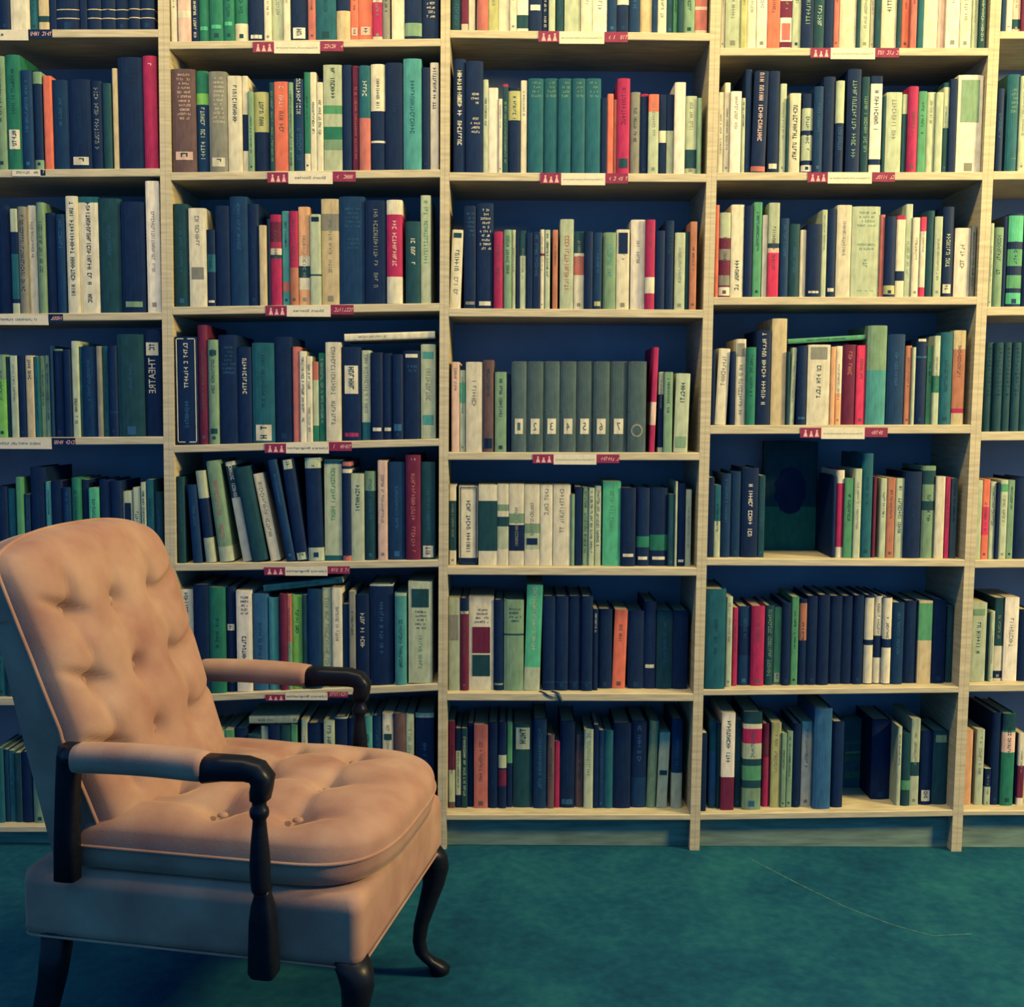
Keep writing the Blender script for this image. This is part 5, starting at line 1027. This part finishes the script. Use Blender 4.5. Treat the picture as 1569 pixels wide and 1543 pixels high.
    if not has_t and w > .009 and rng.random() < .75:            # faint worn title nearly every spine carries
        c = 'E' if col in 'CWPpUOY' else ('B' if col in 'D' else ('b' if col in 'BK' else 'N' if col in 'SMVRmo' else 'K'))
        a = rng.uniform(.06, .3); L = h*rng.uniform(.25, .55); gh = min(w*.30, .008)
        illegible(cv, lambda u, v: (gh/2-v, yb(gh/2-v)+yf, h*(1-a)-u), min(L, h*(.93-a)), gh, mat(c), rng)
        if rng.random() < .5:
            s_ = w*.16
            zc = h*.06; cv.quad((-s_, yb(s_)+yf, zc-s_), (s_, yb(s_)+yf, zc-s_), (s_, yb(s_)+yf, zc+s_), (-s_, yb(s_)+yf, zc+s_), mat(c))
    return cv, pg, lb
rest = MB()
for i, (x, y, z, w, h, dep, ang, kind, col, deco, label, group) in enumerate(BOOKS):
    rng = random.Random(i*7+3)
    if kind == 'V':                                             # set face out against the back of the shelf
        cv, pg, lb = make_book(dep, h, w, col, [], rng)
        R = Matrix.Rotation(PI/2, 4, 'Z')
        if label:
            root = empty('book', (x, y, z), label, 'book', group)
            for q in (cv, pg): q.xform(lambda v: (-(v[1]-w/2), v[0], v[2]))
            if col == 'K':
                q = cv; y0 = -dep/2-.0006
                cv.quad((-w*.5, y0, 0), (w*.5, y0, 0), (w*.5, y0, h*.40), (-w*.5, y0, h*.40), mat('F'))
                K = 20; n0 = len(cv.v)
                cv.v += [(w*(.0+.30*math.cos(2*PI*j/K)*(1+.1*math.sin(3*j))), y0-.0004, h*(.55+.22*math.sin(2*PI*j/K))) for j in range(K)]
                cv.f.append(tuple(range(n0, n0+K))); cv.m.append(cv.mi(mat('D'))); cv.smooth.append(False)
            else:
                y0 = -dep/2-.0006
                for (a, b, c) in ((.12, .24, 'F'), (.38, .46, 'F'), (.48, .53, 'G'), (.62, .68, 'F')):
                    cv.quad((-w*.4, y0, h*a), (w*.42, y0, h*(a+.02)), (w*.42, y0, h*b), (-w*.4, y0, h*(b-.015)), mat(c))
            cv.build('cover', root, recalc=False); pg.build('pages', root)
        continue
    cv, pg, lb = make_book(w, h, dep, col, parse_deco(deco), rng)
    if kind == 'F':      # lying on its side: spine turned to the room, built upright then laid down
        M = Matrix.Rotation(-PI/2, 4, 'Y') @ Matrix.Translation((0, 0, -h/2)); M = Matrix.Rotation(ang, 4, 'Y') @ M
    else:
        M = Matrix.Rotation(ang, 4, 'Y')
    if label:
        root = empty('book', (x, y, z), label, 'book', group)
        root.rotation_euler = M.to_euler(); t = M.translation; root.location = (x+t.x, y+t.y, z+t.z)
        co = cv.build('cover', root); pg.build('pages', root)
        for q, c in lb:
            lo = q.build('spine_label', root)
            lo['label'] = COLNAME[c]+' spine label'
    else:
        for q in [cv, pg]+[l[0] for l in lb]: rest.add(q, (x, y, z), M)
ro = rest.build('book'); ro['kind'] = 'stuff'; ro['category'] = 'books'
ro['label'] = 'the slimmer, smaller and half hidden books filling gaps across all the shelves'

# dark ribbon marker hanging over the edge of the sixth shelf
mb = MB(); rib = noisy('dark_ribbon', (.012, .03, .045), 60, .1, .6, .2)
def ribbon(path, wd):
    rows = []
    for i, p in enumerate(path):
        p = Vector(p); a = i*.5
        rows.append([p+Vector((-wd/2, 0, 0)), p+Vector((-wd/2, -.0012, 0)), p+Vector((wd/2, -.0012, .001)), p+Vector((wd/2, 0, .001))])
    mb.grid(rows, rib, closed=True, cap=True)
RX, RZ = (0.1145, 0.4174)
ribbon([(RX-.040, .018, RZ+.0015), (RX-.034, .006, RZ+.002), (RX-.028, -.0008, RZ+.0010), (RX-.020, -.0015, RZ-.005), (RX-.006, -.002, RZ-.010), (RX+.004, -.002, RZ-.012)], .006)
ribbon([(RX-.008, .018, RZ+.0015), (RX+.000, .006, RZ+.002), (RX+.006, -.001, RZ+.001), (RX+.010, -.0022, RZ-.008), (RX+.013, -.0022, RZ-.016), (RX+.015, -.0022, RZ-.024)], .009)
o = mb.build('ribbon_marker'); o['label'] = 'dark ribbon marker hanging over the sixth shelf edge of the middle bookcase'; o['category'] = 'ribbon'

# ------------------------------------------------------------------ armchair
def velvet():
    m, nt, b = nodes('peach_velvet', .85, .12)
    tc = nt.nodes.new('ShaderNodeTexCoord')
    n1 = nt.nodes.new('ShaderNodeTexNoise'); n1.inputs['Scale'].default_value = 9; n1.inputs['Detail'].default_value = 5
    n2 = nt.nodes.new('ShaderNodeTexNoise'); n2.inputs['Scale'].default_value = 220; n2.inputs['Detail'].default_value = 3
    for n in (n1, n2): nt.links.new(tc.outputs['Object'], n.inputs['Vector'])
    cr = nt.nodes.new('ShaderNodeValToRGB'); e = cr.color_ramp.elements
    e[0].position = .3; e[0].color = (.18, .086, .062, 1); e[1].position = .7; e[1].color = (.26, .160, .108, 1)
    nt.links.new(n1.outputs['Fac'], cr.inputs[0]); nt.links.new(cr.outputs[0], b.inputs['Base Color'])
    bp = nt.nodes.new('ShaderNodeBump'); bp.inputs['Strength'].default_value = .25; bp.inputs['Distance'].default_value = .001
    nt.links.new(n2.outputs['Fac'], bp.inputs['Height']); nt.links.new(bp.outputs[0], b.inputs['Normal'])
    b.inputs['Sheen Weight'].default_value = .2; b.inputs['Sheen Roughness'].default_value = .35
    b.inputs['Sheen Tint'].default_value = (1, .72, .45, 1)
    return m
vel = velvet()
OX, OY = -.187, -.88
chair = empty('armchair', (OX, OY, 0), 'small peach velvet armchair with tufted back and seat, dark turned wood arms and legs', 'armchair')
chair.rotation_euler = (0, 0, math.atan2(-.194, .981))
def smooth01(t): t = max(0, min(1, t)); return t*t*(3-2*t)
def sup(t, p): return max(0, 1-abs(t)**p)**(1/p)
# --- back: tufted front, sides and outer shell
BC = -.025
def back_front(z): return -.458-(z-.43)*.345
def half_w(z): return .205+(z-.40)*.085 if z < .88 else .2458
BDY = (-.150, -.025, .105)
BTN = [(BC+dy, z) for z in (.800, .682, .568) for dy in BDY]
def top_z(s): return .936-.030*abs(s)**2.6
def outline(s, t):      # s -1..1 across, t 0..1 up
    zt = top_z(s); z = .375+(zt-.375)*t
    y = BC+s*half_w(z)*(1-.07*max(0, (t-.91)/.09)**3*abs(s)**4)
    return y, z
NS, NT = 72, 84
def padded(s, t):
    y, z = outline(s, t)
    e = sup(s, 3.0)*(sup(max(0, (t-.6)/.4), 3.6))
    d = .074*e
    for (by, bz) in BTN:
        r2 = (y-by)**2+(z-bz)**2
        d -= .024*math.exp(-r2/(2*.013**2))+.016*math.exp(-r2/(2*.034**2))
    for k, dy in enumerate(BDY):       # soft pleats run from button to button
        if z > .50:
            dd = abs(y-BC-dy-.006*math.sin((z-.568)/.115*2*PI))
            d -= (.0075 if k != 1 else .003)*math.exp(-(dd/.010)**2)*smooth01((.90-z)/.05)
    for sg in (-1, 1):
        for bz in (.800, .682, .568):
            yy = (y-BC)*sg
            if yy > .105:
                zz = bz+(yy-.13)*.35
                d -= .014*math.exp(-((z-zz)/.009)**2)*smooth01((yy-.105)/.03)*smooth01((.235-yy)/.05)
    if z > .80:
        for dy in BDY:
            yc = BC+dy+(z-.80)*.12
            d -= .005*math.exp(-((y-yc)/.009)**2)*smooth01((.915-z)/.07)
    return Vector((back_front(z)+d, y, z))
def padded_at(y, z):
    t = (z-.375)/(top_z(0)-.375); s = (y-BC)/half_w(z)
    for _ in range(4): t = (z-.375)/(top_z(s)-.375)
    return padded(s, t)
mb = MB()
SS = [-1+2*i/NS for i in range(NS+1)]; SS = [math.sin(s*PI/2)*.35+s*.65 for s in SS]
TT = [j/NT for j in range(NT+1)]; TT = [1-(1-t)**1.25 for t in TT]
rows = [[padded(s, t) for s in SS] for t in TT]
mb.grid(rows, vel)
edge = [padded(SS[0], t) for t in TT]+[padded(s, 1) for s in SS[1:]]+[padded(SS[-1], t) for t in reversed(TT[:-1])]
mb.build('back_cushion', chair)
mb = MB()
def rear_x(z): return -.572-(z-.42)*.17 if z < 2 else 0
def pull(p, k):
    xr = rear_x(p.z); x = p.x+(min(xr, p.x-.055)-p.x)*k
    return Vector((x, BC+(p.y-BC)*(1-.03*k), p.z-(.012*k if p.z > .8 else 0)))
mb.grid([[pull(p, k) for p in edge] for k in (0, .25, .6, .93)], vel, smooth=True)
q = [[pull(padded(s, t), .93 if (abs(s) > .999 or t > .999) else 1.0) for s in SS] for t in TT]
rr = []
for t in TT:
    r_ = []
    for s in SS:
        y, z = outline(s, t); p = Vector((back_front(z), y, z)); r_.append(pull(p, .93+.07*min(1, (1-abs(s))*8)*min(1, (1-t)*8)))
    rr.append(list(reversed(r_)))
mb.grid(rr, vel); mb.build('back_shell', chair)
mb = MB(); mb.tube([p+Vector((.001, 0, 0)) for p in edge], .0042, vel, 8); mb.build('piping', chair)
def button(parent, p, nrm, r=.0105):
    b_ = MB(); nrm = Vector(nrm).normalized(); a = nrm.orthogonal().normalized(); c = nrm.cross(a); rows = []
    for k in range(6):
        th = k/5*PI/2; rows.append([Vector(p)+(a*math.cos(u)+c*math.sin(u))*r*math.cos(th)+nrm*r*.65*math.sin(th) for u in [2*PI*j/16 for j in range(16)]])
    b_.grid(rows, vel, closed=True); b_.build('button', parent)
for (by, bz) in BTN:
    p = padded_at(by, bz)
    button(chair, (p.x+.007, by, bz-.001), (1, 0, .33))
# --- seat rail (upholstered box)
def rrect(x0, x1, y0, y1, r, k=6):
    pts = []
    for cx, cy, a0 in ((x1-r, y0+r, -PI/2), (x1-r, y1-r, 0), (x0+r, y1-r, PI/2), (x0+r, y0+r, PI)):
        for j in range(k+1): a = a0+PI/2*j/k; pts.append((cx+r*math.cos(a), cy+r*math.sin(a)))
    out = []
    for i, p in enumerate(pts):                      # extra points keep the long flat sides flat
        q = pts[(i+1) % len(pts)]; out.append(p)
        if math.hypot(q[0]-p[0], q[1]-p[1]) > .05:
            out += [(p[0]+(q[0]-p[0])*t, p[1]+(q[1]-p[1])*t) for t in (.03, .3, .6, .97)]
    return out
mb = MB(); rows = []
for (z, off) in ((.262, .010), (.268, .002), (.276, 0), (.280, 0), (.350, 0), (.355, 0), (.370, .003), (.379, .012), (.381, .05)):
    rows.append([(x, y, z) for x, y in rrect(-.600+off, .0-off, -.257+off, .257-off, .020)])
mb.grid(rows, vel, closed=True, cap=True); mb.build('seat_rail', chair)
mb = MB(); mb.tube([(x, y, .263) for x, y in rrect(-.598, -.002, -.255, .255, .02)], .0024, vel, 8, closed=True); mb.build('piping', chair)
# --- seat cushion
X0, X1 = -.500, .022
def cush_hw(x):
    t = (x-(-.16))/(X1-(-.16)); return .250*sup(t, 3.4) if t > 0 else .250
SB = [(-.282, .145), (-.150, .145), (-.395, .07), (-.275, -.010), (-.145, -.012), (-.395, -.10), (-.275, -.165), (-.142, -.160)]
def seat_top(s, t):
    x = X0+(X1-X0)*t; hw = cush_hw(x); 
    y = s*hw
    rim = sup(s, 3.2)*sup(max(0, (t-.35)/.65), 3.6)*sup(max(0, (.25-t)/.25), 4)
    d = .068*rim
    for (bx, by) in SB:
        r2 = (x-bx)**2+(y-by)**2
        d -= .018*math.exp(-r2/(2*.014**2))+.020*math.exp(-r2/(2*.034**2))
    for by in (.145, -.011, -.162):
        if x > -.47: d -= .008*math.exp(-((y-by)/.013)**2)*smooth01((-.03-x)/.06)*min(1, rim)
    for bx in (-.278, -.146):
        if abs(y) < .21: d -= .008*math.exp(-((x-bx)/.013)**2)*smooth01((.215-abs(y))/.03)*min(1, rim)
    return Vector((x, y, .424+max(d, .0)))
TT2 = [math.sin((j/70)*PI/2) for j in range(71)]; SS2 = [math.sin(s*PI/2)*.5+s*.5 for s in [-1+2*i/64 for i in range(65)]]
mb = MB(); mb.grid([[seat_top(s, t) for s in SS2] for t in TT2], vel)
outl = [seat_top(-1, t) for t in TT2[:-1]]+[Vector((X1, 0, .424))]+[seat_top(1, t) for t in reversed(TT2[:-1])]
cen = Vector((-.24, 0, 0))
def shrink(p, k, z): return Vector((cen.x+(p.x-cen.x)*k, p.y*k, z))
mb.grid([[shrink(p, 1, .424) for p in outl], [shrink(p, .995, .405) for p in outl], [shrink(p, .975, .386) for p in outl], [shrink(p, .90, .382) for p in outl]], vel, closed=False)
mb.build('seat_cushion', chair)
mb = MB(); mb.tube([p+Vector((0, 0, -.001)) for p in outl], .0032, vel, 8); mb.build('piping', chair)
for (bx, by) in SB: button(chair, (bx, by, .424+.068-.038+.006), (0, 0, 1), .0095)
# --- arms
def lathe_pts(prof, cx, cy, m, mb, k=18, lean=(0, 0)):
    rows = []
    z0 = prof[0][1]
    for (r_, z) in prof:
        ox = cx+lean[0]*(z-z0); oy = cy+lean[1]*(z-z0)
        rows.append([(ox+r_*math.cos(2*PI*j/k), oy+r_*math.sin(2*PI*j/k), z) for j in range(k)])
    mb.grid(rows, m, closed=True, cap=True)
def arm(sy, xb, xm, xf):
    y = sy*.297
    mb = MB(); rows = []                              # upholstered pad
    n = 22
    for i in range(n+1):
        t = i/n; x = xb+(xm-xb)*t; k = sup((2*t-1), 9); zc = .590+.004*math.sin(t*PI)
        rows.append([Vector((x, y+.027*k*math.copysign(abs(math.cos(a))**.75, math.cos(a)), zc+.0235*k*math.copysign(abs(math.sin(a))**.8, math.sin(a)))) for a in [2*PI*j/24 for j in range(24)]])
    mb.grid(rows, vel, closed=True, cap=True); mb.build('arm_pad', chair)
    fr = MB(); rows = []                              # carved wooden front of the arm, curling down into the post
    path = [(xm-.012, .588, .024), (xm+.02, .591, .0215), (xf-.030, .592, .0205), (xf-.012, .588, .020), (xf-.003, .576, .020), (xf-.006, .560, .0185), (xf-.008, .545, .0165)]
    for i, (x, z, r_) in enumerate(path):
        a_ = [0, 0, 0, -.5, -1.2, -1.5, -PI/2][i]
        tx, tz = math.cos(a_), math.sin(a_); ux, uz = -tz, tx
        rows.append([Vector((x+ux*r_*math.copysign(abs(math.sin(b))**.7, math.sin(b))*.92, y+r_*1.05*math.copysign(abs(math.cos(b))**.7, math.cos(b)), z+uz*r_*math.copysign(abs(math.sin(b))**.7, math.sin(b))*.92)) for b in [2*PI*j/20 for j in range(20)]])
    fr.grid(rows, darkwood, closed=True, cap=True)
    lathe_pts([(.012, .395), (.0145, .40), (.016, .415), (.0165, .44), (.0145, .47), (.0115, .50), (.0105, .512), (.0145, .518), (.0155, .524), (.0145, .530), (.011, .535), (.0125, .545), (.014, .552)], xf-.010, y, darkwood, fr, lean=(0, 0))
    fr.build('arm_post', chair)
    bl = MB(); rows = []                              # block that clasps the rail
    for (z, hx, hy) in ((.255, .019, .016), (.262, .0235, .018), (.30, .022, .018), (.345, .0205, .017), (.372, .0165, .0155), (.388, .012, .012), (.397, .0135, .0135)):
        rows.append([(xf-.010+hx*math.copysign(abs(math.cos(b))**.45, math.cos(b)), y*.985-sy*.004+hy*math.copysign(abs(math.sin(b))**.45, math.sin(b)), z) for b in [2*PI*j/20 for j in range(20)]])
    bl.grid(rows, darkwood, closed=True, cap=True); bl.build('arm_block', chair)
    rs = MB(); rs.tube([(xb+.02, y, .588), (xb-.006, y-sy*.006, .588), (xb-.022, y-sy*.022, .588)], [.016, .016, .015], darkwood, 12)
    rs.build('arm_rail', chair)
arm(-1, -.470, -.225, -.139)
arm(1, -.555, -.289, -.180)
# --- rear uprights between rail and arms, and legs
for sy in (-1, 1):
    mb = MB(); rows = []
    for (x, z, w_) in ((-.500, .375, .020), (-.498, .45, .019), (-.494, .53, .018), (-.490, .585, .018), (-.489, .602, .015)) if sy < 0 else ((-.55, .375, .020), (-.56, .45, .019), (-.565, .53, .018), (-.57, .585, .018), (-.57, .602, .015)):
        yy = sy*.272
        rows.append([(x+w_*math.copysign(abs(math.cos(b))**.5, math.cos(b)), yy+.016*math.copysign(abs(math.sin(b))**.5, math.sin(b)), z) for b in [2*PI*j/16 for j in range(16)]])
    mb.grid(rows, darkwood, closed=True, cap=True); mb.build('back_stile', chair)
    mb = MB(); rows = []                              # raked rear leg
    for (x, z, w_) in ((-.545, .270, .024), (-.560, .18, .021), (-.585, .08, .018), (-.605, 0, .017)):
        rows.append([(x+w_*math.copysign(abs(math.cos(b))**.5, math.cos(b)), sy*.232+w_*math.copysign(abs(math.sin(b))**.5, math.sin(b)), z) for b in [2*PI*j/16 for j in range(16)]])
    mb.grid(rows, darkwood, closed=True, cap=True); mb.build('rear_leg', chair)
    mb = MB(); cx, cy = -.030, sy*.228                # cabriole front leg
    dv = Vector((.75, sy*.45, 0)).normalized()
    prof = [(.000, .272, .031), (.010, .250, .030), (.014, .225, .027), (.011, .19, .0225), (.003, .15, .0185), (-.005, .11, .0155), (-.008, .075, .0135), (-.005, .05, .0135), (.004, .034, .0155), (.014, .022, .0195), (.019, .012, .0215), (.019, .004, .020), (.018, 0, .017)]
    rows = [[(cx+dv.x*o_*1.6+r_*math.cos(u), cy+dv.y*o_*1.6+r_*math.sin(u), z) for u in [2*PI*j/18 for j in range(18)]] for (o_, z, r_) in prof]
    mb.grid(rows, darkwood, closed=True, cap=True); mb.build('front_leg', chair)
